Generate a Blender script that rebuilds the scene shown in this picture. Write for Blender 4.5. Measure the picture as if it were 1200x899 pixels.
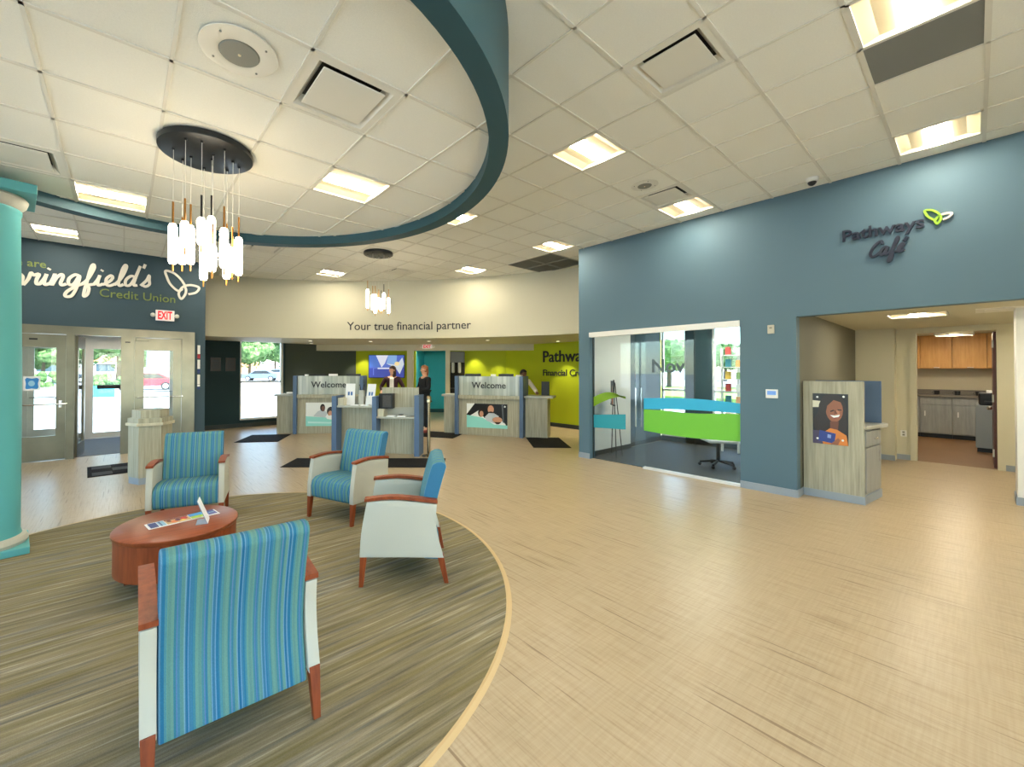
import bpy, bmesh, math, random
from mathutils import Vector, Matrix
from mathutils.geometry import tessellate_polygon
random.seed(7)
PI = math.pi
for o in list(bpy.data.objects):
    bpy.data.objects.remove(o)
SC = bpy.context.scene
COL = SC.collection
H = 1.672            # eye height
HC = 4.079           # main ceiling
HI = 3.485           # round dropped ceiling
DX = 6.957           # cafe wall
YE = 10.85           # entrance wall
YD = 13.75           # outer wall
T = 0.6096           # ceiling module

# ------------------------------------------------------------------ camera
yaw, pit, rol, FPX, CX, CY = math.radians(39.119), math.radians(.58), math.radians(.088), 488.69, 541.62, 430.40
fw = Vector((math.sin(yaw)*math.cos(pit), math.cos(yaw)*math.cos(pit), math.sin(pit)))
rt = Vector((math.cos(yaw), -math.sin(yaw), 0)); up = rt.cross(fw)
rt, up = rt*math.cos(rol)+up*math.sin(rol), up*math.cos(rol)-rt*math.sin(rol)
cd = bpy.data.cameras.new('camera'); cam = bpy.data.objects.new('camera', cd); COL.objects.link(cam)
cam.matrix_world = Matrix(((rt.x, up.x, -fw.x, 0), (rt.y, up.y, -fw.y, 0), (rt.z, up.z, -fw.z, H), (0, 0, 0, 1)))
cd.sensor_fit = 'HORIZONTAL'; cd.sensor_width = 36; cd.lens = FPX/1200*36
cd.shift_x = (600-CX)/1200; cd.shift_y = -(449.5-CY)/1200
cd.clip_start = .05; cd.clip_end = 500
SC.camera = cam
# ------------------------------------------------------------------ world, sun, exposure
SC.view_settings.view_transform = 'Standard'; SC.view_settings.look = 'None'
SC.view_settings.exposure = 1.18; SC.view_settings.gamma = 1.0
SC.view_settings.use_curve_mapping = False
w = bpy.data.worlds.new('sky'); SC.world = w; w.use_nodes = True
nt = w.node_tree; bg = nt.nodes['Background']
sky = nt.nodes.new('ShaderNodeTexSky'); sky.sky_type = 'NISHITA'; sky.sun_disc = False
sky.sun_elevation = math.radians(55); sky.sun_rotation = math.radians(150); sky.air_density = 1.0; sky.dust_density = .6; sky.ozone_density = 2.0
nt.links.new(sky.outputs[0], bg.inputs[0]); bg.inputs[1].default_value = .60
sl = bpy.data.lights.new('sun', 'SUN'); sl.energy = 12; sl.angle = .01; sl.color = (1, .96, .9)
so = bpy.data.objects.new('sun', sl); COL.objects.link(so)
so.rotation_euler = Vector((-.25, .45, -1)).to_track_quat('-Z', 'Y').to_euler()
LENS = 40.0          # ceiling light lens radiance
TUBE = 6.5           # pendant tubes

# ------------------------------------------------------------------ helpers
def s(r, g, b):
    f = lambda c: (c/255/12.92) if c/255 <= .04045 else ((c/255+.055)/1.055)**2.4
    return (f(r), f(g), f(b))
MATS = {}
def mat(name, color, rough=.6, spec=.5, metal=0, noise=None, bump=None, emit=0, coat=0):
    """procedural principled material; noise=(scale, amount) varies the colour, bump=(scale, strength)"""
    if name in MATS: return MATS[name]
    m = bpy.data.materials.new(name); m.use_nodes = True
    n, l = m.node_tree.nodes, m.node_tree.links; b = n['Principled BSDF']
    b.inputs['Base Color'].default_value = (*color, 1); b.inputs['Roughness'].default_value = rough
    b.inputs['Specular IOR Level'].default_value = spec; b.inputs['Metallic'].default_value = metal
    if coat: b.inputs['Coat Weight'].default_value = coat; b.inputs['Coat Roughness'].default_value = .1
    tc = n.new('ShaderNodeTexCoord')
    if noise:
        t = n.new('ShaderNodeTexNoise'); t.inputs['Scale'].default_value = noise[0]; t.inputs['Detail'].default_value = 3
        l.new(tc.outputs['Object'], t.inputs['Vector'])
        mx = n.new('ShaderNodeMix'); mx.data_type = 'RGBA'
        mx.inputs[6].default_value = (*[c*(1-noise[1]) for c in color], 1); mx.inputs[7].default_value = (*[min(1, c*(1+noise[1])) for c in color], 1)
        l.new(t.outputs['Fac'], mx.inputs[0]); l.new(mx.outputs[2], b.inputs['Base Color'])
    if bump:
        t = n.new('ShaderNodeTexNoise'); t.inputs['Scale'].default_value = bump[0]
        l.new(tc.outputs['Object'], t.inputs['Vector'])
        bp = n.new('ShaderNodeBump'); bp.inputs['Strength'].default_value = bump[1]; bp.inputs['Distance'].default_value = .01
        l.new(t.outputs['Fac'], bp.inputs['Height']); l.new(bp.outputs[0], b.inputs['Normal'])
    if emit:
        b.inputs['Emission Color'].default_value = (*color, 1); b.inputs['Emission Strength'].default_value = emit
    MATS[name] = m
    return m
def glass(name, tint=(.93, .97, .95), refl=.9):
    m = bpy.data.materials.new(name); m.use_nodes = True
    n, l = m.node_tree.nodes, m.node_tree.links; n.remove(n['Principled BSDF'])
    tr = n.new('ShaderNodeBsdfTransparent'); tr.inputs[0].default_value = (*tint, 1)
    gl = n.new('ShaderNodeBsdfGlossy'); gl.inputs['Roughness'].default_value = .01
    fr = n.new('ShaderNodeFresnel'); fr.inputs[0].default_value = 1.45
    mul = n.new('ShaderNodeMath'); mul.operation = 'MULTIPLY'; mul.inputs[1].default_value = refl
    mx = n.new('ShaderNodeMixShader'); l.new(fr.outputs[0], mul.inputs[0]); l.new(mul.outputs[0], mx.inputs[0])
    l.new(tr.outputs[0], mx.inputs[1]); l.new(gl.outputs[0], mx.inputs[2])
    l.new(mx.outputs[0], n['Material Output'].inputs[0]); MATS[name] = m
    return m
class NB:
    """small node builder on a principled material"""
    def __init__(self, name, rough=.6, spec=.5):
        self.m = bpy.data.materials.new(name); self.m.use_nodes = True; MATS[name] = self.m
        self.n, self.l = self.m.node_tree.nodes, self.m.node_tree.links; self.b = self.n['Principled BSDF']
        self.b.inputs['Roughness'].default_value = rough; self.b.inputs['Specular IOR Level'].default_value = spec
        self.tc = self.n.new('ShaderNodeTexCoord').outputs['Object']
    def mapped(self, scale, rot=0, loc=(0, 0, 0)):
        q = self.n.new('ShaderNodeMapping'); q.inputs['Scale'].default_value = scale; q.inputs['Rotation'].default_value = (0, 0, rot)
        q.inputs['Location'].default_value = loc
        self.l.new(self.tc, q.inputs['Vector']); return q.outputs[0]
    def noise(self, vec, scale=1, detail=2, rough=.5):
        q = self.n.new('ShaderNodeTexNoise'); q.inputs['Scale'].default_value = scale; q.inputs['Detail'].default_value = detail
        q.inputs['Roughness'].default_value = rough
        self.l.new(vec, q.inputs['Vector']); return q.outputs['Fac']
    def ramp(self, fac, stops, interp='LINEAR'):
        q = self.n.new('ShaderNodeValToRGB'); cr = q.color_ramp; cr.interpolation = interp
        while len(cr.elements) < len(stops): cr.elements.new(.5)
        for e, (p, c) in zip(cr.elements, stops): e.position = p; e.color = (*c, 1)
        self.l.new(fac, q.inputs[0]); return q.outputs[0]
    def mix(self, fac, a, b, mode='MIX'):
        q = self.n.new('ShaderNodeMix'); q.data_type = 'RGBA'; q.blend_type = mode
        for i, v in ((0, fac), (6, a), (7, b)):
            if isinstance(v, (int, float)): q.inputs[i].default_value = v
            elif isinstance(v, tuple): q.inputs[i].default_value = (*v, 1)
            else: self.l.new(v, q.inputs[i])
        return q.outputs[2]
    def math(self, op, a, b=0):
        q = self.n.new('ShaderNodeMath'); q.operation = op
        for i, v in ((0, a), (1, b)):
            if isinstance(v, (int, float)): q.inputs[i].default_value = v
            else: self.l.new(v, q.inputs[i])
        return q.outputs[0]
    def sep(self):
        q = self.n.new('ShaderNodeSeparateXYZ'); self.l.new(self.tc, q.inputs[0]); return q.outputs
    def color(self, out): self.l.new(out, self.b.inputs['Base Color'])
    def bump(self, fac, st=.2, dist=.005):
        q = self.n.new('ShaderNodeBump'); q.inputs['Strength'].default_value = st; q.inputs['Distance'].default_value = dist
        self.l.new(fac, q.inputs['Height']); self.l.new(q.outputs[0], self.b.inputs['Normal'])

class MB:
    """mesh builder: collects shapes, builds ONE mesh object"""
    def __init__(self): self.v = []; self.f = []; self.mi = []; self.M = Matrix.Identity(4); self.cur = 0
    def add(self, vs, fs):
        o = len(self.v); self.v += [self.M @ Vector(p) for p in vs]
        self.f += [[i+o for i in f] for f in fs]; self.mi += [self.cur]*len(fs); return self
    def box(self, x0, x1, y0, y1, z0, z1):
        x0, x1 = sorted((x0, x1)); y0, y1 = sorted((y0, y1)); z0, z1 = sorted((z0, z1))
        return self.add([(x0,y0,z0),(x1,y0,z0),(x1,y1,z0),(x0,y1,z0),(x0,y0,z1),(x1,y0,z1),(x1,y1,z1),(x0,y1,z1)],
                        [(0,3,2,1),(4,5,6,7),(0,1,5,4),(1,2,6,5),(2,3,7,6),(3,0,4,7)])
    def prism(self, poly, z0, z1):
        """poly: counter-clockwise xy outline, extruded in z"""
        n = len(poly)
        tri = tessellate_polygon([[Vector((*p, 0)) for p in poly]]) if n > 4 else None
        vs = [(*p, z0) for p in poly]+[(*p, z1) for p in poly]
        fs = [(i, (i+1) % n, (i+1) % n+n, i+n) for i in range(n)]
        if n <= 4: fs += [tuple(range(n))[::-1], tuple(range(n, 2*n))]
        else:
            fs += [tuple(range(n))[::-1], tuple(range(n, 2*n))] if self._convex(poly) else [tuple(t)[::-1] for t in tri]+[tuple(i+n for i in t) for t in tri]
        return self.add(vs, fs)
    def _convex(self, p):
        n = len(p); sg = set()
        for i in range(n):
            a, b, c = p[i], p[(i+1) % n], p[(i+2) % n]; k = (b[0]-a[0])*(c[1]-b[1])-(b[1]-a[1])*(c[0]-b[0])
            if abs(k) > 1e-9: sg.add(k > 0)
        return len(sg) < 2
    def profx(self, poly, x0, x1):
        """poly in (y,z), extruded along x"""
        M = self.M.copy(); self.M = M @ Matrix(((0,0,1,0),(1,0,0,0),(0,1,0,0),(0,0,0,1))); self.prism(poly, x0, x1); self.M = M; return self
    def lathe(self, prof, n=24, cx=0, cy=0):
        """prof: list of (radius, z) from bottom to top"""
        vs = []; fs = []
        for r, z in prof: vs += [(cx+r*math.cos(2*PI*k/n), cy+r*math.sin(2*PI*k/n), z) for k in range(n)]
        for j in range(len(prof)-1): fs += [(j*n+k, j*n+(k+1) % n, (j+1)*n+(k+1) % n, (j+1)*n+k) for k in range(n)]
        fs += [tuple(range(n))[::-1], tuple(range((len(prof)-1)*n, len(prof)*n))]
        return self.add(vs, fs)
    def tube(self, pts, r, n=8):
        pts = [Vector(p) for p in pts]; vs = []; fs = []
        for i, p in enumerate(pts):
            d = (pts[min(i+1, len(pts)-1)]-pts[max(i-1, 0)]).normalized()
            a = d.cross(Vector((0, 0, 1)) if abs(d.z) < .9 else Vector((1, 0, 0))).normalized(); b = d.cross(a)
            rr = r[i] if isinstance(r, (list, tuple)) else r
            vs += [p+a*rr*math.cos(2*PI*k/n)+b*rr*math.sin(2*PI*k/n) for k in range(n)]
        for j in range(len(pts)-1): fs += [(j*n+k, j*n+(k+1) % n, (j+1)*n+(k+1) % n, (j+1)*n+k) for k in range(n)]
        fs += [tuple(range(n))[::-1], tuple(range((len(pts)-1)*n, len(pts)*n))]
        return self.add(vs, fs)
    def ball(self, c, r, n=12, sc=(1, 1, 1)):
        prof = [(max(1e-3, r*math.sin(PI*k/(n//2+2))), -r*math.cos(PI*k/(n//2+2))) for k in range(n//2+3)]
        M = self.M.copy(); self.M = M @ Matrix.Translation(c) @ Matrix.Diagonal((*sc, 1)); self.lathe(prof, n); self.M = M; return self
    def hexa(self, a, b):
        """two quads a (bottom) and b (top) joined into a tapered block"""
        return self.add(list(a)+list(b), [(3,2,1,0),(4,5,6,7),(0,1,5,4),(1,2,6,5),(2,3,7,6),(3,0,4,7)])
    def build(self, name, mats, parent=None, bevel=0, seg=2, smooth=None, loc=None):
        me = bpy.data.meshes.new(name); me.from_pydata([tuple(p) for p in self.v], [], self.f)
        if not isinstance(mats, (list, tuple)): mats = [mats]
        for q in mats: me.materials.append(q)
        me.polygons.foreach_set('material_index', self.mi)
        bm = bmesh.new(); bm.from_mesh(me)
        if bevel:
            bmesh.ops.remove_doubles(bm, verts=bm.verts, dist=1e-5)
            ed = [e for e in bm.edges if len(e.link_faces) == 2 and e.calc_face_angle(0) > .5]
            bmesh.ops.bevel(bm, geom=ed, offset=bevel, segments=seg, affect='EDGES', profile=.5, clamp_overlap=True)
        bmesh.ops.recalc_face_normals(bm, faces=bm.faces)
        bm.to_mesh(me); bm.free()
        if smooth is not None:
            me.polygons.foreach_set('use_smooth', [True]*len(me.polygons)); me.set_sharp_from_angle(angle=math.radians(smooth))
        o = bpy.data.objects.new(name, me); COL.objects.link(o)
        if parent: o.parent = parent
        if loc: o.location = loc
        return o
def tag(o, label, cat, group=None, kind=None):
    o['label'] = label
    if cat: o['category'] = cat
    if group: o['group'] = group
    if kind: o['kind'] = kind
    return o
def thing(name, label, cat, loc=(0, 0, 0), rz=0, group=None):
    o = bpy.data.objects.new(name, None); COL.objects.link(o); o.location = loc; o.rotation_euler = (0, 0, rz); o.empty_display_size = .1
    return tag(o, label, cat, group)
def struct(o, label=None):
    o['kind'] = 'structure'
    if label: o['label'] = label
    return o
def dup(root, loc, rz, label=None, group=None):
    r = root.copy(); COL.objects.link(r); r.location = loc; r.rotation_euler = (0, 0, rz)
    if label: r['label'] = label
    if group: r['group'] = group
    for ch in list(root.children):
        c = ch.copy(); COL.objects.link(c); c.parent = r
        for g in list(ch.children):
            d = g.copy(); COL.objects.link(d); d.parent = c
    return r
def B(name, m, parent, *b, bevel=0, **k):
    q = MB()
    for x in b: q.box(*x)
    return q.build(name, m, parent, bevel=bevel, **k)
def frame_matrix(origin, xdir, normal):
    x = Vector(xdir).normalized(); z = Vector(normal).normalized(); y = z.cross(x)
    return Matrix(((x.x, y.x, z.x, origin[0]), (x.y, y.y, z.y, origin[1]), (x.z, y.z, z.z, origin[2]), (0, 0, 0, 1)))
def text_mesh(txt, width=None, size=1, depth=.01, bold=0):
    c = bpy.data.curves.new('lettering', 'FONT'); c.body = txt; c.size = size; c.extrude = 0; c.offset = bold; c.resolution_u = 3
    o = bpy.data.objects.new('lettering', c); COL.objects.link(o); bpy.context.view_layer.update()
    me = bpy.data.meshes.new_from_object(o.evaluated_get(bpy.context.evaluated_depsgraph_get()))
    bpy.data.objects.remove(o); bpy.data.curves.remove(c)
    bm = bmesh.new(); bm.from_mesh(me)
    bmesh.ops.remove_doubles(bm, verts=bm.verts, dist=1e-6)
    bm.normal_update()
    r = bmesh.ops.extrude_face_region(bm, geom=list(bm.faces))
    bmesh.ops.translate(bm, verts=[e for e in r['geom'] if isinstance(e, bmesh.types.BMVert)], vec=(0, 0, depth))
    bmesh.ops.recalc_face_normals(bm, faces=bm.faces)
    xs = [v.co.x for v in bm.verts]; x0 = min(xs); k = 1 if not width else width/(max(xs)-x0)
    for v in bm.verts: v.co.x = (v.co.x-x0)*k; v.co.y *= k
    bm.to_mesh(me); bm.free(); return me
def lettering(name, txt, m, parent, M, width=None, size=1, depth=.008, bold=0, bend=None):
    """raised or printed lettering, one 'letter' part per character"""
    me = text_mesh(txt, width, size, depth, bold); bm = bmesh.new(); bm.from_mesh(me); bm.verts.ensure_lookup_table()
    seen = set(); isl = []
    for v in bm.verts:
        if v.index in seen: continue
        st = [v]; comp = []; seen.add(v.index)
        while st:
            u = st.pop(); comp.append(u)
            for e in u.link_edges:
                o = e.other_vert(u)
                if o.index not in seen: seen.add(o.index); st.append(o)
        isl.append([min(u.co.x for u in comp), max(u.co.x for u in comp), {u.index for u in comp}])
    isl.sort(key=lambda q: q[0]); grp = []
    for q in isl:
        if grp and min(grp[-1][1], q[1])-max(grp[-1][0], q[0]) > .6*min(q[1]-q[0], grp[-1][1]-grp[-1][0]): g = grp[-1]; g[0] = min(g[0], q[0]); g[1] = max(g[1], q[1]); g[2] |= q[2]
        else: grp.append(q)
    for x0, x1, ids in grp:
        idx = sorted(ids); mp = {k: i for i, k in enumerate(idx)}
        nm = bpy.data.meshes.new('letter'); nm.from_pydata([tuple(bend(bm.verts[k].co) if bend else M @ bm.verts[k].co) for k in idx], [], [[mp[v.index] for v in f.verts] for f in bm.faces if f.verts[0].index in ids])
        nm.materials.append(m); o = bpy.data.objects.new('letter', nm); COL.objects.link(o); o.parent = parent
    bm.free()
def crom(pts, n=6):
    P = [pts[0]]+list(pts)+[pts[-1]]; out = []
    for i in range(1, len(P)-2):
        for k in range(n):
            t = k/n; a, b, c, d = P[i-1], P[i], P[i+1], P[i+2]
            out.append(tuple(.5*(2*b[j]+(c[j]-a[j])*t+(2*a[j]-5*b[j]+4*c[j]-d[j])*t*t+(3*b[j]-a[j]-3*c[j]+d[j])*t**3) for j in range(2)))
    out.append(pts[-1]); return out
def ribbon(mb, pts, wd, depth, M, taper=False, n=6):
    """a flat brush stroke following pts (2D), raised by depth, in the plane of M"""
    p = crom(pts, n); N = len(p); vs = []; fs = []
    for i, (x, y) in enumerate(p):
        a, b = p[max(i-1, 0)], p[min(i+1, N-1)]; dx, dy = b[0]-a[0], b[1]-a[1]; L = math.hypot(dx, dy) or 1
        k = wd/2*((.35+.65*math.sin(PI*i/(N-1))) if taper else 1)
        nx, ny = -dy/L*k, dx/L*k
        for q in ((x+nx, y+ny), (x-nx, y-ny)):
            vs.append(M @ Vector((q[0], q[1], 0))); vs.append(M @ Vector((q[0], q[1], depth*(1+.25*i/N))))
    for i in range(N-1):
        a = 4*i; b = a+4
        fs += [(a+1, a+3, b+3, b+1), (a, b, b+2, a+2), (a, a+1, b+1, b), (a+2, b+2, b+3, a+3)]
    fs += [(0, 2, 3, 1), (4*N-4, 4*N-3, 4*N-1, 4*N-2)]
    mb.add(vs, fs)
def poster(name, m_layers, parent, M, w_, h_, base):
    """flat print: base sheet plus polygons in 0..1 coordinates, one mesh"""
    mb = MB(); mb.M = M; mb.box(0, w_, 0, h_, 0, .004); mats = [base]
    for i, (poly, m) in enumerate(m_layers):
        if m not in mats: mats.append(m)
        mb.cur = mats.index(m)
        if poly[0] == 'e':
            _, cx, cy, rx, ry = poly; poly = [(cx+rx*math.cos(2*PI*k/18), cy+ry*math.sin(2*PI*k/18)) for k in range(18)]
        poly = [(min(1, max(0, x)), min(1, max(0, y))) for x, y in poly]
        z = .0045+.0004*i
        mb.add([(x*w_, y*h_, z) for x, y in poly], [tuple(range(len(poly)))])
    return mb.build(name, mats, parent)
def clip_poly(poly, inside, cut):
    out = []
    for i in range(len(poly)):
        a, b = poly[i], poly[(i+1) % len(poly)]
        ia, ib = inside(a), inside(b)
        if ia: out.append(a)
        if ia != ib: out.append(cut(a, b))
    return out
def half(poly, nx, ny, d):
    """keep nx*x+ny*y <= d"""
    f = lambda p: nx*p[0]+ny*p[1]-d
    def cut(a, b): t = f(a)/(f(a)-f(b)); return (a[0]+(b[0]-a[0])*t, a[1]+(b[1]-a[1])*t)
    return clip_poly(poly, lambda p: f(p) <= 0, cut)
def disc(poly, cx, cy, R, N=90):
    far = max(math.hypot(x-cx, y-cy) for x, y in poly)
    if far <= R*math.cos(PI/N): return poly
    for k in range(N):
        a = 2*PI*(k+.5)/N; nx, ny = math.cos(a), math.sin(a)
        poly = half(poly, nx, ny, R*math.cos(PI/N)+nx*cx+ny*cy)
        if len(poly) < 3: return []
    return poly
def proj(p):
    v = Vector(p)-Vector((0, 0, H)); d = v.dot(fw)
    return (CX+FPX*v.dot(rt)/d, CY-FPX*v.dot(up)/d, d) if d > .1 else None

# ------------------------------------------------------------------ materials
M_blue = mat('blue_paint', s(88, 114, 128), .6, .3, bump=(180, .05))
M_cream = mat('cream_paint', s(208, 203, 178), .65, .3, bump=(180, .05))
M_white = mat('white_paint', s(232, 232, 226), .6, .3)
M_navy = mat('dark_teal_paint', s(24, 52, 56), .6, .3)
M_dark = mat('dark_slate_paint', s(72, 82, 76), .6, .3)
M_slate = mat('slate_paint', s(62, 82, 92), .6, .3, bump=(180, .05))
M_green = mat('lime_paint', s(176, 190, 30), .6, .3)
M_turq = mat('turquoise_paint', s(60, 178, 196), .6, .3)
M_base = mat('grey_baseboard', s(150, 160, 170), .5)
M_based = mat('dark_baseboard', s(38, 46, 44), .5)
M_tile = mat('ceiling_tile', s(240, 238, 226), .9, .1, noise=(90, .05), bump=(260, .35))
M_grid = mat('ceiling_grid', s(224, 220, 206), .6, .3)
M_plen = mat('plenum', s(120, 118, 110), .9, .1)
M_ring = mat('teal_soffit_paint', s(46, 80, 88), .55, .35)
M_steel = mat('brushed_steel', s(134, 130, 116), .3, .5, 1, noise=(2.5, .3))
M_chrome = mat('chrome', (.75, .75, .75), .12, .5, 1)
M_alu = mat('white_aluminium', s(226, 226, 222), .4, .5)
M_black = mat('black_plastic', s(20, 20, 22), .45)
M_bmetal = mat('dark_canopy_metal', s(46, 50, 54), .35, .5, .6)
M_brass = mat('brass', s(196, 140, 70), .3, .5, 1)
M_wood = None
M_cherry = None
M_vinyl = mat('cream_vinyl', s(184, 182, 168), .55, .35, bump=(120, .08))
M_lens = mat('light_lens', (1, .905, .73), .5, emit=LENS)
M_tubeL = mat('pendant_glass', (1, .88, .68), .5, emit=TUBE)
M_refl = mat('light_reflector', s(238, 222, 186), .6, .3)
M_vent = mat('vent_white', s(226, 222, 208), .5, .4)
M_vdark = mat('vent_void', s(40, 38, 34), .8)
M_grille = mat('return_grille', s(128, 128, 118), .6)
M_greyt = mat('grey_panel', s(128, 128, 122), .8)
M_glass = glass('window_glass'); M_oglass = glass('office_glass', (.93, .97, .97), .8)
M_acryl = glass('acrylic', (.95, .96, 1.0), 1.0)
_n = M_acryl.node_tree; _d = _n.nodes.new('ShaderNodeBsdfDiffuse'); _d.inputs[0].default_value = (.8, .86, .95, 1); _x = _n.nodes.new('ShaderNodeMixShader'); _x.inputs[0].default_value = .4
_o = _n.nodes['Material Output']; _n.links.new(_o.inputs[0].links[0].from_socket, _x.inputs[1]); _n.links.new(_d.outputs[0], _x.inputs[2]); _n.links.new(_x.outputs[0], _o.inputs[0])
M_paper = mat('white_paper', s(240, 240, 240), .6)
M_ink = mat('black_ink', s(30, 32, 40), .6)
M_red = mat('exit_red', s(220, 30, 44), .5, emit=.25)
M_exitw = mat('exit_face', s(236, 226, 220), .4, emit=.12)
M_tape = {k: mat('tape_'+k, c, .5) for k, c in dict(white=s(235, 235, 230), red=s(170, 40, 50), navy=s(40, 60, 120)).items()}
M_skin = mat('skin', s(214, 160, 130), .5)
M_hairb = mat('brown_hair', s(58, 36, 28), .5); M_hairr = mat('auburn_hair', s(140, 84, 46), .5); M_hairk = mat('black_hair', s(22, 18, 18), .5)
M_maroon = mat('maroon_cloth', s(52, 18, 26), .8); M_blk = mat('black_cloth', s(18, 20, 24), .85); M_wht = mat('white_cloth', s(225, 220, 210), .85)
def wood(name, c1, c2, sx, rough=.45, spec=.4, coat=0):
    q = NB(name, rough, spec); a = q.noise(q.mapped(sx), 1, 5, .6)
    q.color(q.ramp(a, [(.3, c1), (.7, c2)])); q.bump(a, .06)
    if coat: q.b.inputs['Coat Weight'].default_value = coat; q.b.inputs['Coat Roughness'].default_value = .12
    return q.m
M_wood = wood('grey_oak_laminate', s(150, 146, 126), s(186, 182, 160), (34, 34, 1.6))
M_woodl = wood('pale_oak_laminate', s(186, 180, 156), s(206, 200, 178), (34, 34, 1.6))
M_cherry = wood('cherry_wood', s(112, 48, 20), s(146, 70, 32), (26, 26, 3), .42, .35)
M_cherryt = wood('cherry_top', s(120, 56, 28), s(146, 74, 40), (4, 40, 4), .35, .4)
M_maple = wood('maple_cabinet', s(190, 138, 74), s(210, 160, 94), (20, 20, 2))
M_greyl = wood('grey_laminate', s(140, 142, 140), s(160, 162, 158), (20, 20, 2))
# floor: pale linen vinyl, dashes along Y
q = NB('linen_vinyl_floor', .32, .30)
a = q.noise(q.mapped((64, 2.6, 1)), 1, 3, .6); b = q.noise(q.mapped((3.2, 64, 1)), 1, 3, .6); c = q.noise(q.mapped((1, 1, 1)), .8, 2)
col = q.ramp(a, [(.30, s(150, 129, 99)), (.44, s(169, 150, 119)), (.62, s(177, 159, 129))])
col = q.mix(.25, col, q.ramp(b, [(.35, s(157, 137, 107)), (.65, s(184, 167, 138))]))
d = q.noise(q.mapped((40, 1.0, 1), 0, (3, 7, 0)), 1, 2, .5)
col = q.mix(q.ramp(d, [(.31, (.7,)*3), (.355, (0, 0, 0))]), col, s(112, 90, 64))
q.color(col); M_floor = q.m
# carpet: streaks along X, taupe with olive and blue threads
q = NB('streaked_carpet', .95, .1)
a = q.noise(q.mapped((1.3, 34, 1), math.radians(5)), 1, 4, .65); b = q.noise(q.mapped((.9, 13, 1), math.radians(5), (4, 2, 0)), 1, 3, .6); c = q.noise(q.mapped((300, 300, 300)), 1, 1)
col = q.ramp(a, [(.28, s(94, 90, 76)), (.45, s(128, 120, 100)), (.58, s(150, 142, 120)), (.72, s(188, 182, 160))])
col = q.mix(q.ramp(b, [(.40, (0, 0, 0)), (.66, (.55,)*3)]), col, s(132, 120, 70))
col = q.mix(q.ramp(b, [(.30, (.4,)*3), (.42, (0, 0, 0))]), col, s(92, 104, 112))
col = q.mix(.3, col, q.ramp(c, [(.3, (.05,)*3), (.7, (.4,)*3)]), 'SOFT_LIGHT')
q.color(col); q.bump(c, .5, .004); M_carpet = q.m
# chair fabric: stripes across X
q = NB('striped_upholstery', .85, .2)
x = q.sep()[0]; fr = q.math('FRACT', q.math('MULTIPLY', q.math('ADD', x, 5), 10.0)); fr2 = q.math('FRACT', q.math('MULTIPLY', q.math('ADD', x, 5), 46.0))
C1 = q.ramp(fr, [(0, s(29, 96, 139)), (.09, s(96, 137, 173)), (.14, s(34, 104, 144)), (.27, s(67, 127, 142)), (.36, s(96, 137, 125)), (.60, s(56, 118, 136)), (.68, s(89, 116, 163)), (.73, s(49, 111, 142)), (.82, s(92, 135, 127)), (.95, s(103, 144, 170))], 'CONSTANT')
C2 = q.ramp(fr2, [(0, s(51, 111, 136)), (.5, s(103, 146, 149))], 'CONSTANT')
vv = q.noise(q.mapped((420, 420, 200)), 1, 1)
q.color(q.mix(.22, q.mix(.22, C1, C2), q.ramp(vv, [(.3, (.3,)*3), (.7, (.7,)*3)]), 'OVERLAY')); q.bump(vv, .4, .003); M_fabric = q.m
q = NB('dark_office_carpet', .7, .3); a = q.noise(q.mapped((3, 3, 1)), 6, 4); q.color(q.ramp(a, [(.3, s(46, 52, 54)), (.7, s(66, 72, 72))])); M_ocarpet = q.m
q = NB('asphalt', .9, .2); a = q.noise(q.mapped((1, 1, 1)), 3, 6); q.color(q.ramp(a, [(.3, s(150, 152, 156)), (.7, s(176, 178, 180))])); M_asph = q.m
q = NB('rubber_mat', .9, .15); a = q.noise(q.mapped((200, 200, 1)), 1, 2); q.color(q.ramp(a, [(.3, s(18, 17, 17)), (.7, s(40, 38, 38))])); q.bump(a, .5); M_mat = q.m
q = NB('foliage', .8, .2); a = q.noise(q.mapped((1, 1, 1)), 2.2, 5); q.color(q.ramp(a, [(.3, s(52, 78, 44)), (.55, s(92, 122, 70)), (.75, s(138, 158, 104))])); q.bump(a, 1, .3); M_leaf = q.m
M_grass = mat('grass', s(120, 150, 70), .9, .1, noise=(3, .2))

# ================================================================== SHELL
CC = (-1.29, 2.64); RW = 9.90                       # centre and radius of the curved header wall
def arc(R, a0, a1, n):                              # degrees
    return [(CC[0]+R*math.cos(math.radians(a0+(a1-a0)*k/n)), CC[1]+R*math.sin(math.radians(a0+(a1-a0)*k/n))) for k in range(n+1)]
floor = struct(B('floor', M_floor, None, (-4.7, 10.35, -3.7, YD+.1, -.1, 0)))
struct(B('floor', M_floor, None, (10.35, 11.66, -2.2, 1.66, -.1, 0)), 'tan linen floor at the back of the cafe alcove')
struct(B('floor', mat('brown_vinyl', s(126, 92, 56), .4, noise=(2, .15)), None, (11.66, 16.7, -2.2, 1.66, -.1, .002)), 'brown kitchenette floor')
struct(B('floor', M_ocarpet, None, (7.06, 10.2, 1.66, 4.80, .0005, .008)), 'dark floor inside the glass office')
struct(B('floor', mat('vestibule_carpet', s(104, 112, 120), .9, noise=(30, .2)), None, (-3.0, 1.42, 10.99, YD-.12, .0005, .008)), 'grey vestibule carpet')
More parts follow.
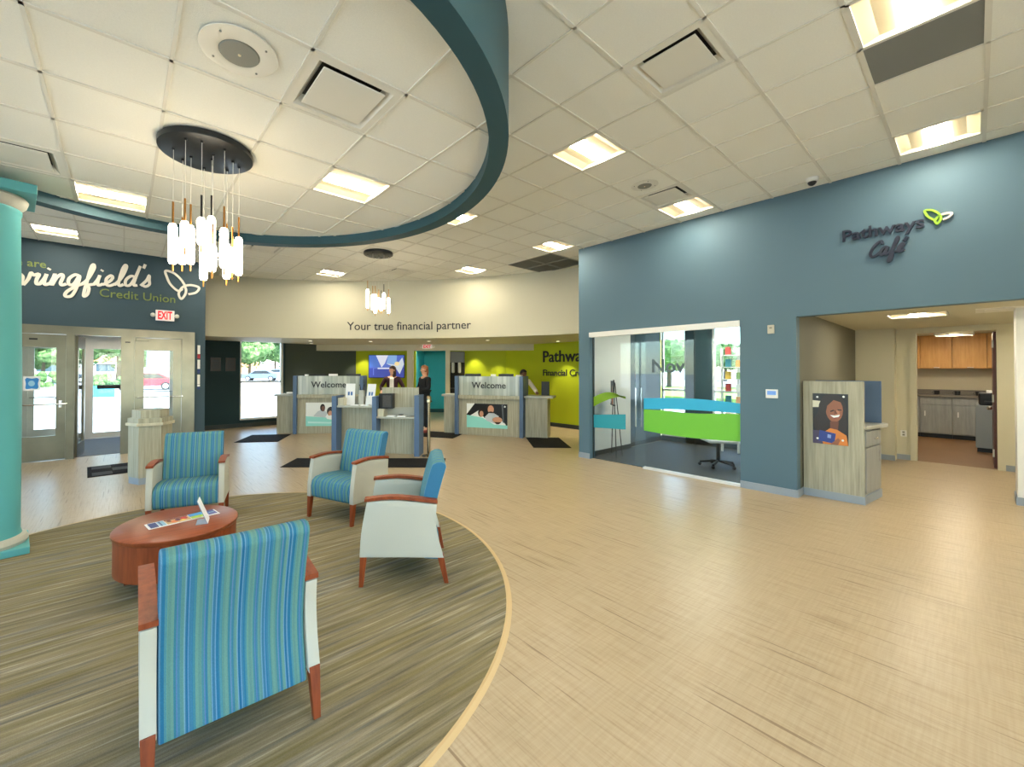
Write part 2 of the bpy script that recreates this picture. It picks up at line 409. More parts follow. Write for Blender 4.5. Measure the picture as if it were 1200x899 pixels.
# cafe wall with the office and cafe openings
struct(B('wall_right', M_blue, None, (DX, 7.12, 4.67, 4.915, 0, HC+.1), (DX, 7.12, 2.155, 4.67, 2.42, HC+.1), (DX, 7.12, 1.5, 2.155, 0, HC+.1),
         (DX, 7.12, -1.75, 1.5, 2.41, HC+.1), (DX, 7.12, -3.6, -1.75, 0, HC+.1)), 'tall blue wall with glass office front and cafe opening')
struct(B('baseboard_right', M_base, None, (DX-.012, DX, 4.67, 4.915, 0, .1), (DX-.012, DX, 1.5, 2.155, 0, .1), (DX, 7.12, 1.488, 1.5, 0, .1), (DX-.012, DX, -3.6, -1.75, 0, .1)))
# wall between office and teller line, and its return
struct(B('wall_office_left', M_slate, None, (7.12, 10.2, 4.85, 4.915, 0, HC+.1)))
struct(B('wall_office_panel', M_white, None, (7.12, 8.62, 4.76, 4.85, 0, 2.75)))
struct(B('baseboard_office', M_based, None, (8.62, 10.2, 4.835, 4.85, 0, .1), (8.605, 8.63, 4.75, 4.85, 0, .1), (7.12, 8.605, 4.748, 4.76, 0, .1)))
struct(B('wall_cafe_left', mat('taupe_paint', s(112, 110, 96), .65, .3), None, (7.12, 11.6, 1.5, 1.64, 0, 2.8)))  # blue-grey wall with its warm shade put into the colour
struct(B('ceiling', M_white, None, (7.12, 10.2, 1.64, 4.85, 2.75, 2.85)), 'plain office ceiling')
# outer wall behind the office (windows) and lime wall
GX = 10.2
struct(B('wall_office_window', M_slate, None, (GX, GX+.16, 1.64, 2.2, 0, 2.8), (GX, GX+.16, 3.71, 4.27, 0, 2.8), (GX, GX+.16, 2.2, 4.85, 0, .12), (GX, GX+.16, 2.2, 4.85, 2.72, 2.8)))
for k, (y0, y1) in enumerate(((2.2, 3.71), (4.27, 4.85))):
    wn = struct(B('window_%d' % (k+1), M_alu, None, (GX+.04, GX+.12, y0, y0+.04, .12, 2.72), (GX+.04, GX+.12, y1-.04, y1, .12, 2.72), (GX+.04, GX+.12, y0, y1, .12, .16), (GX+.04, GX+.12, y0, y1, 1.21, 1.26), (GX+.04, GX+.12, y0, y1, 2.68, 2.72)))
    for z0, z1 in ((.16, 1.21), (1.26, 2.68)): B('pane', M_glass, wn, (GX+.075, GX+.081, y0+.04, y1-.04, z0, z1))
struct(B('wall_teller_right', M_green, None, (GX, GX+.16, 4.915, 10.23, 0, 2.9)), 'lime green wall with lettering beside the teller line')
struct(B('baseboard_teller_right', M_based, None, (GX-.015, GX, 4.915, 8.87, 0, .12)))
# curved cream header
mb = MB(); ao = arc(RW, 12.9, 74.3, 60); ai = arc(RW+.16, 12.9, 74.3, 60)
for k in range(60):
    q4 = [ao[k], ai[k], ai[k+1], ao[k+1]]; mb.prism(q4, 2.545, HC+.1)
bmq = mb.build('wall_back_header', M_cream, None, smooth=20); struct(bmq, 'curved cream header wall over the teller line')
# teller soffit (lower ceiling)
mb = MB(); mb.prism(arc(RW+.155, 13.3, 74.2, 60)+[(1.42, YD), (6.36, YD), (GX, 10.16), (GX, 4.915)], 2.55, 2.62)
struct(mb.build('ceiling', M_cream, None), 'low cream ceiling over the teller line')
# outer wall with the tall window
struct(B('wall_back', M_navy, None, (1.42, 2.69, YD, YD+.16, 0, 3.1), (3.9, 3.98, YD, YD+.16, 0, 3.1), (2.69, 3.9, YD, YD+.16, 0, .22), (2.69, 3.9, YD, YD+.16, 2.75, 3.1)), 'dark teal outer wall around the tall window')
struct(B('wall_back', M_dark, None, (3.98, 6.50, YD, YD+.16, 0, 3.1)), 'dark slate wall right of the tall window')
struct(B('baseboard_back', M_based, None, (1.42, 6.36, YD-.015, YD, 0, .12)))
wn = struct(B('window_3', M_alu, None, (2.69, 2.73, YD+.02, YD+.1, .22, 2.75), (3.84, 3.9, YD-.03, YD+.1, .22, 2.75), (2.69, 3.9, YD+.02, YD+.1, 1.325, 1.37), (2.69, 3.9, YD-.05, YD+.1, .22, .27), (2.69, 3.9, YD+.02, YD+.1, 2.71, 2.75)))
for z0, z1 in ((.27, 1.325), (1.37, 2.71)): B('pane', M_glass, wn, (2.73, 3.84, YD+.055, YD+.061, z0, z1))
B('blind_rail', M_slate, wn, (3.90, 3.935, YD-.03, YD, .22, 2.545))
# partition plane of the teller back office: bulkhead and jambs
PA = Vector((4.95, 13.75, 0)); PB = Vector((10.2, 8.9, 0)); pd_ = (PB-PA).normalized(); pn = Vector((pd_.y, -pd_.x, 0))  # pn faces away from the lobby?
if pn.dot(Vector((-1, -1, 0))) < 0: pn = -pn
FP = frame_matrix(PA, pd_, pn)                      # local x along wall, y up, z toward lobby
mb = MB(); mb.M = FP; mb.box(.01, 7.14, 2.35, 2.55, -.16, 0); mb.box(3.04, 3.24, 0, 2.35, -.16, 0); mb.box(4.30, 4.44, 0, 2.35, -.16, 0)
struct(mb.build('wall_teller_bulkhead', M_cream, None), 'cream bulkhead and door posts behind the tellers')
DA = Vector((6.36, 13.75, 0)); DB = Vector((10.2, 10.16, 0)); dd_ = (DB-DA).normalized(); dn = Vector((-dd_.y, dd_.x, 0))
if dn.dot(Vector((-1, -1, 0))) < 0: dn = -dn
FD = frame_matrix(DA, dd_, dn)
for a_, b_, lb_ in ((0, 2.12, 'lime green wall with the wall screen'), (3.2, 5.26, 'lime green wall behind the right teller')): mb = MB(); mb.M = FD; mb.box(a_, b_, 0, 2.55, -.12, 0); struct(mb.build('wall_teller_back', M_green, None), lb_)
mb = MB(); mb.M = FD; mb.box(1.6, 4.4, 0, 2.55, -2.7, -2.6); mb.box(1.95, 2.0, 0, 2.55, -2.6, -.12); mb.box(3.9, 3.95, 0, 2.55, -2.6, -.12)
struct(mb.build('wall_corridor', M_turq, None), 'turquoise corridor wall seen through the staff doorway')
mb = MB(); mb.M = FD; mb.box(2.0, 3.9, 0, .14, -2.6, -2.585); struct(mb.build('baseboard_corridor', mat('teal_base', s(20, 80, 90), .5), None))
mb = MB(); mb.M = FD; mb.box(1.6, 4.4, 2.55, 2.6, -2.7, .0); struct(mb.build('ceiling', M_cream, None), 'corridor ceiling')
mb = MB(); mb.M = FD; mb.box(1.6, 4.4, -.1, -.0015, -2.7, -.05); struct(mb.build('floor', M_floor, None), 'corridor floor')
# entrance wall and vestibule
struct(B('wall_entrance', M_slate, None, (-4.6, 1.42, YE, YE+.14, 2.52, HC+.1), (1.22, 1.42, YE, YE+.14, 0, 2.52), (-4.6, -3.0, YE, YE+.14, 0, 2.52)), 'dark slate wall over the entrance doors')
struct(B('wall_vestibule', M_navy, None, (1.34, 1.42, YE+.14, YD+.16, 0, HC), (-3.1, -3.0, YE+.14, YD+.16, 0, 2.7)))
struct(B('ceiling', M_white, None, (-3.0, 1.34, YE+.14, YD+.16, 2.62, 2.7)), 'vestibule ceiling')
# rest of the room, outside the frame: storefront windows on the left, windows behind, put in to brighten the ceiling
for k in range(6):
    y0 = -3.6+k*2.41
    struct(B('wall_left' , M_slate, None, (-4.7, -4.55, y0, y0+.35, 0, HC+.1), (-4.7, -4.55, y0+.35, y0+2.41, 0, .3), (-4.7, -4.55, y0+.35, y0+2.41, 3.1, HC+.1)), 'storefront wall bay')
    wn = struct(B('window_%d' % (4+k), M_alu, None, (-4.66, -4.6, y0+.35, y0+2.41, .3, .36), (-4.66, -4.6, y0+.35, y0+2.41, 3.04, 3.1), (-4.66, -4.6, y0+1.36, y0+1.42, .36, 3.04)))
    for a_, b_ in ((.35, 1.36), (1.42, 2.41)): B('pane', M_glass, wn, (-4.635, -4.629, y0+a_, y0+b_, .36, 3.04))
struct(B('wall_rear', M_cream, None, (-4.7, -2.5, -3.75, -3.6, 0, HC+.1), (4.5, 7.12, -3.75, -3.6, 0, HC+.1), (-2.5, 4.5, -3.75, -3.6, 0, .4), (-2.5, 4.5, -3.75, -3.6, 2.7, HC+.1)))
wn = struct(B('window_10', M_alu, None, *[(x_, x_+.06, -3.7, -3.64, .4, 2.7) for x_ in (-2.5, -.77, .97, 2.7, 4.44)]))
for x_ in (-2.44, -.71, 1.03, 2.76): B('pane', M_glass, wn, (x_, x_+1.67, -3.675, -3.669, .4, 2.7))

# ------------------------------------------------------------------ ceilings with individual tiles
OX, OY, IX, IY = 3.655, 1.142, -.404, 2.337
RC = (.415, 3.88); RO = 2.475; RI = 2.33
lights = [(0, 2), (4, 2), (4, 6), (4, 10), (0, 14), (0, 6), (4, -2), (0, -2), (-8, 14), (-4, 14), (-4, -2), (-8, -2), (-12, 2), (-12, 6), (-12, 10), (-4, -6), (0, -6), (4, -6), (-8, -6)]
vents = [(-1, 0), (3, 2), (-3, 12), (2, 12)]
grey = [(1, -2)]; ret = [(5, 7), (6, 7), (5, 8), (6, 8)]
taken = set(lights+vents+grey+ret)
ceil = struct(B('ceiling', M_plen, None, (-4.6, 8.8, -3.6, 12.5, HC+.12, HC+.16)), 'main acoustic tile ceiling')
def tile_mesh(poly, z, m, name='ceiling_tile'):
    mb = MB(); mb.prism(poly, z, z+.016); me_o = mb.build(name, m); return me_o
sq = None; cand = []
for i in range(-14, 9):
    for j in range(-9, 19):
        if (i, j) in taken: continue
        x0, y0 = OX+i*T+.006, OY+j*T+.006; x1, y1 = x0+T-.012, y0+T-.012
        poly = [(x0, y0), (x1, y0), (x1, y1), (x0, y1)]
        full = list(poly)
        if math.hypot((x0+x1)/2-RC[0], (y0+y1)/2-RC[1]) < RO-.5: continue
        poly = half(poly, -1, 0, 4.55); poly = half(poly, 0, -1, 3.6) if poly else poly
        if poly and y1 < 4.95: poly = half(poly, 1, 0, DX)
        if poly and x1 < 1.6: poly = half(poly, 0, 1, YE)
        if len(poly) > 2: poly = disc(poly, *CC, RW)
        if len(poly) < 3: continue
        p = proj(((x0+x1)/2, (y0+y1)/2, HC)); vis = p and -150 < p[0] < 1350 and -180 < p[1] < 500
        cand.append((p[2] if vis else 99, poly, poly == full, (x0, y0)))
cand.sort(key=lambda t: t[0])
mt = MB(); mt.prism([(0, 0), (T-.012, 0), (T-.012, T-.012), (0, T-.012)], 0, .016)
proto = mt.build('ceiling_tile', M_tile); tile_me = proto.data; bpy.data.objects.remove(proto)
rest = MB()
for k, (d_, poly, full, c0) in enumerate(cand):
    if k < 290 and d_ < 99:
        if full:
            o = bpy.data.objects.new('ceiling_tile', tile_me); COL.objects.link(o); o.location = (c0[0], c0[1], HC+.004)
        else: o = tile_mesh(poly, HC+.004, M_tile)
        o.parent = ceil
    else: rest.prism(poly, HC+.004, HC+.02)
rest_o = rest.build('ceiling_tile', M_tile, ceil); rest_o['kind'] = 'stuff'
def grid_bars(parent, ox_, oy_, i0, i1, j0, j1, z, keep):
    for ax in (0, 1):
        a0, a1 = (i0, i1) if ax == 0 else (j0, j1)
        for i in range(a0, a1+1):
            p = (ox_ if ax == 0 else oy_)+i*T; wd = .013 if ax else .010
            lo, hi = (oy_+j0*T, oy_+(j1)*T) if ax == 0 else (ox_+i0*T, ox_+i1*T)
            seg = []; st = None; N = int((hi-lo)/.05)
            for k in range(N+1):
                t = lo+(hi-lo)*k/N; ok = keep(*((p, t) if ax == 0 else (t, p)))
                if ok and st is None: st = t
                if (not ok or k == N) and st is not None: seg.append((st, t)); st = None
            mb = MB()
            for a_, b_ in seg:
                if b_-a_ > .06: mb.box(*((p-wd, p+wd, a_, b_) if ax == 0 else (a_, b_, p-wd, p+wd)), z-.004, z+.004)
            if mb.v: mb.build('grid_bar', M_grid, parent)
def keep_main(x, y):
    if math.hypot(x-RC[0], y-RC[1]) < RO: return False
    if x < -4.55 or y < -3.6 or math.hypot(x-CC[0], y-CC[1]) > RW: return False
    if y < 4.915 and x > DX: return False
    return not (x < 1.42 and y > YE)
grid_bars(ceil, OX, OY, -13, 8, -7, 18, HC, keep_main)
# round dropped ceiling
cloud = struct(B('ceiling', M_plen, None, (RC[0]-1.6, RC[0]+1.6, RC[1]-1.6, RC[1]+1.6, HI+.12, HI+.15)), 'round dropped acoustic tile ceiling inside the teal ring')
ilights = [(3, 2), (0, 5)]; ivents = [(2, 0), (-1, 4)]
for i in range(-4, 6):
    for j in range(-3, 7):
        if (i, j) in ilights+ivents: continue
        x0, y0 = IX+i*T+.006, IY+j*T+.006
        poly = disc([(x0, y0), (x0+T-.012, y0), (x0+T-.012, y0+T-.012), (x0, y0+T-.012)], *RC, RI+.01)
        if len(poly) > 2: tile_mesh(poly, HI+.004, M_tile).parent = cloud
grid_bars(cloud, IX, IY, -4, 6, -3, 7, HI, lambda x, y: math.hypot(x-RC[0], y-RC[1]) < RI)
mb = MB(); N = 128; vs = []; fs = []
for k in range(N):
    a = 2*PI*k/N; cx_, sy_ = math.cos(a), math.sin(a)
    vs += [(RC[0]+r*cx_, RC[1]+r*sy_, z) for r, z in ((RI, HI+.12), (RI, 3.38), (RO, 3.38), (RO, HC+.02))]
for k in range(N):
    a, b = 4*k, 4*((k+1) % N); fs += [(a+i, b+i, b+i+1, a+i+1) for i in range(3)]
mb.add(vs, fs); struct(mb.build('trim_1', M_ring, None, smooth=30), 'round dark teal soffit ring hanging under the ceiling')

# cafe alcove shell and kitchenette
struct(B('ceiling', M_cream, None, (7.12, 8.645, -1.75, 1.5, 2.5, 2.58), (9.255, 11.66, -1.75, 1.5, 2.5, 2.58), (8.645, 9.255, -1.75, .225, 2.5, 2.58), (8.645, 9.255, .835, 1.5, 2.5, 2.58)), 'low cafe alcove ceiling')
struct(B('wall_cafe_back', M_cream, None, (11.6, 11.72, .70, 1.5, 0, 2.6), (11.6, 11.72, -1.75, -.24, 0, 2.6), (11.6, 11.72, -.24, .70, 2.41, 2.6), (11.3, 11.6, .96, 1.5, 0, 2.5)), 'cream back wall of the cafe alcove')
struct(B('wall_cafe_end', M_cream, None, (7.12, 11.72, -1.87, -1.75, 0, 2.6)))
struct(B('wall_cafe_right', M_white, None, (8.75, 9.2, -1.75, -.33, 0, 2.5)), 'white wall end in the cafe alcove')
struct(B('baseboard_cafe', M_base, None, (11.285, 11.3, .96, 1.5, 0, .1), (11.585, 11.6, .78, .96, 0, .1), (11.585, 11.6, -1.7, -.32, 0, .1), (8.735, 8.75, -1.75, -.318, 0, .1), (8.75, 9.2, -.33, -.318, 0, .1), (7.12, 11.3, 1.488, 1.5, 0, .1)))
tr = struct(B('trim_2', M_cream, None, (11.575, 11.74, .695, .78, 0, 2.47), (11.575, 11.74, -.32, -.235, 0, 2.47), (11.575, 11.74, -.235, .695, 2.40, 2.47)), 'cream kitchenette door frame')
for bx_ in ((16.6, 16.7, -2.2, 1.66, 0, 2.7), (11.72, 16.6, 1.5, 1.66, 0, 2.7), (11.72, 16.6, -2.2, -2.1, 0, 2.7)): struct(B('wall_kitchen', mat('kitchen_paint', s(196, 186, 160), .7), None, bx_))
struct(B('ceiling', M_cream, None, (11.72, 16.6, -2.1, 1.5, 2.62, 2.7)), 'kitchenette ceiling')

# ================================================================== CEILING FITTINGS
def troffer(label, x, y, z, group='square recessed ceiling lights'):
    t = thing('ceiling_light', label, 'ceiling light', (x, y, z), 0, group)
    a = T/2-.008
    B('frame', M_grid, t, (-a, a, -a, -a+.02, -.006, .05), (-a, a, a-.02, a, -.006, .05), (-a, -a+.02, -a, a, -.006, .05), (a-.02, a, -a, a, -.006, .05))
    for sg in (-1, 1):
        mb = MB(); b_ = a-.02
        poly = [(.08*sg, .030), (b_*sg*.7, .034), (b_*sg, .012), (b_*sg, .022), (b_*sg*.7, .044), (.08*sg, .040)]
        mb.profx(poly if sg < 0 else poly[::-1], -b_, b_); mb.build('reflector', M_refl, t)
    mb = MB(); b_ = a-.022
    mb.profx([(-.08, .034), (-.074, .020), (-.05, .013), (.05, .013), (.074, .020), (.08, .034), (.08, .045), (-.08, .045)], -b_, b_); mb.build('lens', M_lens, t)
    return t
def cellc(i, j): return OX+(i+.5)*T, OY+(j+.5)*T
lname = {(0, 2): 'square recessed light standing alone between the teal ring and the round speaker', (4, 2): 'square recessed light touching the air vent beside the blue wall', (4, 6): 'square recessed light touching the grey return grilles at the blue wall corner',
    (4, 10): 'square recessed light over the end of the header slogan', (0, 14): 'square recessed light over the start of the header slogan', (0, 6): 'square recessed light half hidden by the teal ring', (4, -2): 'square recessed light over the cafe leaf sign at the blue wall',
    (0, -2): 'square recessed light beside the plain grey ceiling panel', (-8, 14): 'square recessed light over the script sign, between teal ring and entrance wall', (-4, 14): 'square recessed light behind the large chandelier tubes, by the entrance wall'}
for i, j in lights: troffer(lname.get((i, j), 'square recessed warm white light in the ceiling behind the lounge'), *cellc(i, j), HC, 'square lights in the main ceiling')
for (i, j), lb in zip(ilights, ('square recessed light in the round ceiling, between chandelier canopy and ring edge', 'square recessed light in the round ceiling, beside the turquoise column')): troffer(lb, IX+(i+.5)*T, IY+(j+.5)*T, HI, 'square lights in the round ceiling')
def diffuser(label, x, y, z, group):
    t = thing('air_vent', label, 'vent', (x, y, z), 0, group); a = T/2-.008
    mb = MB()   # outer frame with bevelled throat
    for k in range(4):
        c, s_ = (1, 0, -1, 0)[k], (0, 1, 0, -1)[k]
        R = lambda u, v: (u*c-v*s_, u*s_+v*c)
        vs = [(*R(-a, -a), 0), (*R(a, -a), 0), (*R(a-.05, -a+.05), -.002), (*R(-a+.05, -a+.05), -.002), (*R(-a+.1, -a+.1), .06), (*R(a-.1, -a+.1), .06)]
        mb.add(vs, [(0, 1, 2, 3), (3, 2, 5, 4)])
    mb.build('frame', M_vent, t)
    B('throat', M_vdark, t, (-a+.06, a-.06, -a+.06, a-.06, .055, .075))
    B('plaque', M_vent, t, (-.205, .205, -.205, .205, -.004, .008), bevel=.004)
    return t
vl = {(-1, 0): 'square plaque air vent in the main ceiling, beside the tall ring edge', (3, 2): 'square plaque air vent between round speaker and light near the blue wall', (-3, 12): 'square plaque air vent near the entrance wall, behind the pendants', (2, 12): 'square plaque air vent beyond the small pendant cluster'}
for c in vents: diffuser(vl[c], *cellc(*c), HC, 'plaque air vents')
for c, lb in zip(ivents, ('square plaque air vent beside the speaker in the round ceiling', 'square plaque air vent next to the turquoise column top')):
    diffuser(lb, IX+(c[0]+.5)*T, IY+(c[1]+.5)*T, HI, 'plaque air vents')
x, y = cellc(1, -2); t = thing('ceiling_panel', 'plain grey ceiling panel beside a square light', 'panel', (x, y, HC))
B('panel', M_greyt, t, (-.295, .295, -.295, .295, 0, .012)); B('rim', M_grid, t, (-.3, .3, -.3, -.285, -.006, .004), (-.3, .3, .285, .3, -.006, .004))
for k, c in enumerate(ret):
    x, y = cellc(*c); t = thing('return_grille', 'grey egg-crate return air grille over the corner of the blue wall', 'grille', (x, y, HC), 0, 'return air grilles')
    B('frame', M_grille, t, (-.3, .3, -.3, -.275, -.008, .01), (-.3, .3, .275, .3, -.008, .01), (-.3, -.275, -.3, .3, -.008, .01), (.275, .3, -.3, .3, -.008, .01))
    B('backing', M_vdark, t, (-.28, .28, -.28, .28, .03, .035))
    for q_ in range(11): B('slat', M_grille, t, (-.28, .28, -.26+q_*.05, -.245+q_*.05, -.004, .028))
def speaker(label, x, y, z, r):
    t = thing('ceiling_speaker', label, 'speaker', (x, y, z), 0, 'ceiling speakers')
    MB().lathe([(r, -.003), (r, -.008), (r*.55, -.016), (r*.5, -.01)], 40).build('rim', M_vent, t, smooth=40)
    MB().lathe([(r*.53, -.012), (r*.5, -.019), (r*.1, -.020)], 32).build('grille', M_grille, t, smooth=40)
    MB().lathe([(.008, -.024), (.008, -.018)], 10).build('logo_stud', M_refl, t)
    for k in range(4):
        a = PI/4+k*PI/2; MB().lathe([(.006, -.016), (.006, -.008)], 8, r*.8*math.cos(a), r*.8*math.sin(a)).build('screw', M_grille, t)
speaker('large round cream speaker in the round dropped ceiling', .499, 2.62, HI, .20)
speaker('round ceiling speaker in the main ceiling near the blue wall', 5.198, 2.67, HC, .16)
t = thing('security_camera', 'small white dome security camera by the top of the blue wall', 'security camera', (6.62, 1.26, HC))
MB().lathe([(.045, -.05), (.06, -.045), (.065, 0)], 20).build('housing', M_alu, t, smooth=40); MB().ball((0, 0, -.05), .045, 14).build('dome', M_black, t, smooth=60)
def pendant_light(label, cx, cy, z, rc, pend, group):
    t = thing('pendant_chandelier', label, 'chandelier', (cx, cy, z), 0, group)
    MB().lathe([(rc-.01, -.05), (rc, -.045), (rc, 0)], 48).build('canopy', M_bmetal, t, smooth=40)
    for k, (dx, dy, z0, z1) in enumerate(pend):
        r = .031; bl = k in (4, 5)
        p = MB().lathe([(.006, z0-z-.004), (r*.75, z0-z), (r, z0-z+.02), (r, z1-z-.03), (r*.7, z1-z-.006), (.006, z1-z)], 16, dx, dy).build('glass_tube', M_tubeL, t, smooth=50)
        MB().tube([(dx, dy, z1-z), (dx, dy, z1-z+.17)], .0075, 8).build('stem', M_black if bl else M_brass, p)
        MB().tube([(dx, dy, z0-z-.06), (dx, dy, z0-z)], .006, 8).build('finial', M_brass, p)
        MB().tube([(dx, dy, z1-z+.17), (dx, dy, -.05)], .0022, 6).build('cord', M_vent, p)
        MB().lathe([(.012, -.062), (.012, -.05)], 10, dx, dy).build('cord_grip', M_black, p)
    return t
pendant_light('large black canopy chandelier of glowing tubes over the round table', .52, 3.95, HI, .335,
    [(-.223,.041,2.52,2.84),(-.147,.197,2.56,2.78),(-.165,-.181,2.61,2.81),(-.099,.102,2.55,2.87),(-.063,-.219,2.64,2.85),(.040,.040,2.67,2.96),(.013,.252,2.46,2.78),(.036,-.050,2.50,2.70),(.094,-.196,2.49,2.81),(.176,.174,2.48,2.79),(.184,-.029,2.50,2.71),(.246,.051,2.50,2.83),(.06,.14,2.52,2.75)], 'tube pendant chandeliers')
pendant_light('small black canopy chandelier of glowing tubes before the curved cream header', 4.0, 7.62, HC, .29,
    [(-.186,.095,2.95,3.33),(-.164,-.084,2.89,3.20),(.018,.160,2.87,3.26),(.033,.039,2.94,3.17),(.052,-.141,2.93,3.25),(.149,.147,2.93,3.18),(.206,-.055,2.86,3.18)], 'tube pendant chandeliers')
def downlight(x, y, z, label, watts=60, ang=75, tilt=None):
    t = thing('downlight', label, 'downlight', (x, y, z), 0, 'teller downlights')
    MB().lathe([(.075, -.004), (.075, .001)], 20).build('rim', M_vent, t); MB().lathe([(.05, -.006), (.05, -.003)], 16).build('lamp', mat('downlight_lamp', (1, .9, .7), .5, emit=1.5), t)
    L = bpy.data.lights.new('spot', 'SPOT'); L.energy = watts; L.spot_size = math.radians(ang); L.spot_blend = .5; L.color = (1, .88, .66); L.shadow_soft_size = .05
    o = bpy.data.objects.new('spot', L); COL.objects.link(o); o.parent = t; o.location = (0, 0, -.02)
    return t
def onP(F, sx, off): return F @ Vector((sx, 0, off))
for (F, sx, off, lb) in ((FD, .28, .32, 'ceiling downlight left of the wall screen'), (FD, 4.2, .3, 'ceiling downlight left one over the lime wall behind the tellers'), (FD, 5.0, .45, 'ceiling downlight right one over the lime wall behind the tellers')):
    p = onP(F, sx, off); downlight(p.x, p.y, 2.55, lb, 45)
downlight(9.75, 7.6, 2.55, 'ceiling downlight over the lettering on the lime wall', 60); downlight(9.75, 6.3, 2.55, 'ceiling downlight at the hidden end of the lime wall', 60)
downlight(4.6, 13.2, 2.55, 'ceiling downlight by the dark slate wall', 25)
for k, an in enumerate((33, 42, 51, 60)):
    p = arc(RW+1.1, an, an, 1)[0]; downlight(p[0], p[1], 2.55, 'ceiling downlight over the staff side of the teller counters', 50, 110)
# cafe alcove: light and vent
troffer('square recessed light in the low cafe alcove ceiling', 8.95, .53, 2.5, 'cafe alcove lights')
for x_, y_, lb_ in ((7.85, -1.15, 'surface light in the cafe alcove beside the opening'), (10.4, -1.1, 'surface light in the cafe alcove behind the white wall end')): troffer(lb_, x_, y_, 2.41, 'cafe alcove lights')  # two hidden lights added to brighten the alcove
t = thing('air_vent', 'flat square air vent in the low cafe alcove ceiling', 'vent', (8.95, -.3, 2.5)); B('frame', M_vent, t, (-.29, .29, -.29, .29, -.006, 0)); B('plaque', M_vent, t, (-.22, .22, -.22, .22, -.014, -.006), bevel=.004)
troffer('surface light on the kitchenette ceiling over the cabinets', 14.9, .3, 2.53, 'kitchenette lights'); troffer('surface light on the kitchenette ceiling by the door', 12.9, .3, 2.53, 'kitchenette lights')  # the light by the door is added to brighten the kitchenette

troffer('surface light on the vestibule ceiling', -.4, 12.4, 2.53, 'vestibule light'); p = onP(FD, 2.66, -.42); troffer('surface light on the staff corridor ceiling', p.x, p.y, 2.46, 'corridor light')  # corridor light is added, hidden behind the bulkhead, to brighten the turquoise walls
for x_ in (8.0, 9.3): troffer('surface light on the glass office ceiling', x_, 3.3, 2.66, 'glass office lights')  # unseen lights added to lift the dark office interior
# ================================================================== OUTDOORS
mb = MB(); gx = [-90, -40, -20, -5, 0, 5, 20, 40, 90, 140]; gy = [-60, -4, 13.9, 30, 45, 70, 110, 160]
gz = lambda x, y: -.13+max(0, (math.hypot(x, y)-30))*.016
for a in range(len(gx)-1):
    for b in range(len(gy)-1):
        mb.add([(gx[a+i], gy[b+j], gz(gx[a+i], gy[b+j])) for i, j in ((0, 0), (1, 0), (1, 1), (0, 1))], [(0, 1, 2, 3)])
tag(mb.build('parking_lot', M_asph, None), 'sunlit asphalt parking lot outside the windows', 'parking lot', kind='structure')
def tree(label, x, y, r, hgt, trunk=1.8):
    z = gz(x, y)-.1; t = thing('tree', label, 'tree', (x, y, z), 0, 'trees across the parking lot')
    mb = MB(); mb.tube([(0, 0, 0), (.1, 0, trunk), (0, .1, hgt*.7)], [.25, .2, .08], 8); mb.build('trunk', mat('bark', s(96, 80, 62), .9), t)
    rng = random.Random(int(x*31+y*7)); mb = MB()
    for k in range(26):
        a = rng.uniform(0, 2*PI); e = rng.uniform(-.5, 1); rr = r*rng.uniform(.25, .5); q = r*.7*math.sqrt(rng.random())
        mb.ball((q*math.cos(a), q*math.sin(a), trunk+(hgt-trunk)*(.5+.42*e)), rr, 10, (1, 1, rng.uniform(.7, 1)))
    for k, v in enumerate(mb.v): mb.v[k] = v*1.0+Vector((rng.uniform(-.14, .14), rng.uniform(-.14, .14), rng.uniform(-.14, .14)))*r*.6
    # loose leaf clumps around the outline
    for k in range(220):
        a = rng.uniform(0, 2*PI); e = rng.uniform(-1, 1); q = r*math.sqrt(1-e*e*.8)*rng.uniform(.85, 1.12); c = Vector((q*math.cos(a), q*math.sin(a), trunk+(hgt-trunk)*(.5+.5*e))); u = .22+.03*r
        d1 = Vector((rng.uniform(-1, 1), rng.uniform(-1, 1), rng.uniform(-1, 1)))*u; d2 = Vector((rng.uniform(-1, 1), rng.uniform(-1, 1), rng.uniform(-1, 1)))*u
        mb.add([c, c+d1, c+d1+d2, c+d2], [(0, 1, 2, 3)])
    mb.build('crown', M_leaf, t); return t
def polar(px_, rng_):  # a bearing seen from the lobby, at a range
    a = yaw+math.atan((px_-CX)/FPX); return rng_*math.sin(a), rng_*math.cos(a)
for lb, px_, rg, r, hg in (('leafy tree behind the grey parked car, seen in the tall window', 292, 80, 3.6, 8), ('broad leafy tree right of the pale gap in the tall window', 322, 92, 5.5, 10.5), ('low leafy tree at the left of the tall window view', 281, 104, 4.5, 9),
        ('leafy tree above the hedge, seen in the middle entrance door', 138, 58, 4.5, 9.5), ('small distant tree seen in the left entrance door', 50, 90, 5, 6.5), ('leafy tree seen in the right entrance door', 200, 76, 4.5, 8.5), ('leafy tree behind the pale pole in the right entrance door', 174, 96, 5, 8),
        ('leafy tree seen in the narrow office window', 784, 46, 2.3, 4.0), ('leafy tree seen in the wide office window', 850, 66, 2.8, 4.4), ('leafy tree at the far side of the wide office window', 900, 47, 2.4, 3.8)):
    x, y = polar(px_, rg); tree(lb, x, y, r, hg)
def hedge(px_, rg, w_, h_, label):
    x, y = polar(px_, rg); z = gz(x, y)-.1; mb = MB(); rng = random.Random(px_)
    for k in range(int(w_*7)): mb.ball((rng.uniform(-w_/2, w_/2), rng.uniform(-.4, .4), rng.uniform(.2, h_-.2)), .33, 8)
    o = mb.build('hedge', M_leaf, None, loc=(x, y, z)); tag(o, label, 'hedge')
hedge(124, 41, 4, 1.5, 'clipped green hedge seen through the middle entrance door'); hedge(50, 52, 6, 1.5, 'green shrub hedge seen through the left entrance door')
x, y = polar(122, 36); t = thing('planter', 'turquoise planter with greenery outside the entrance', 'planter', (x, y, gz(x, y)))
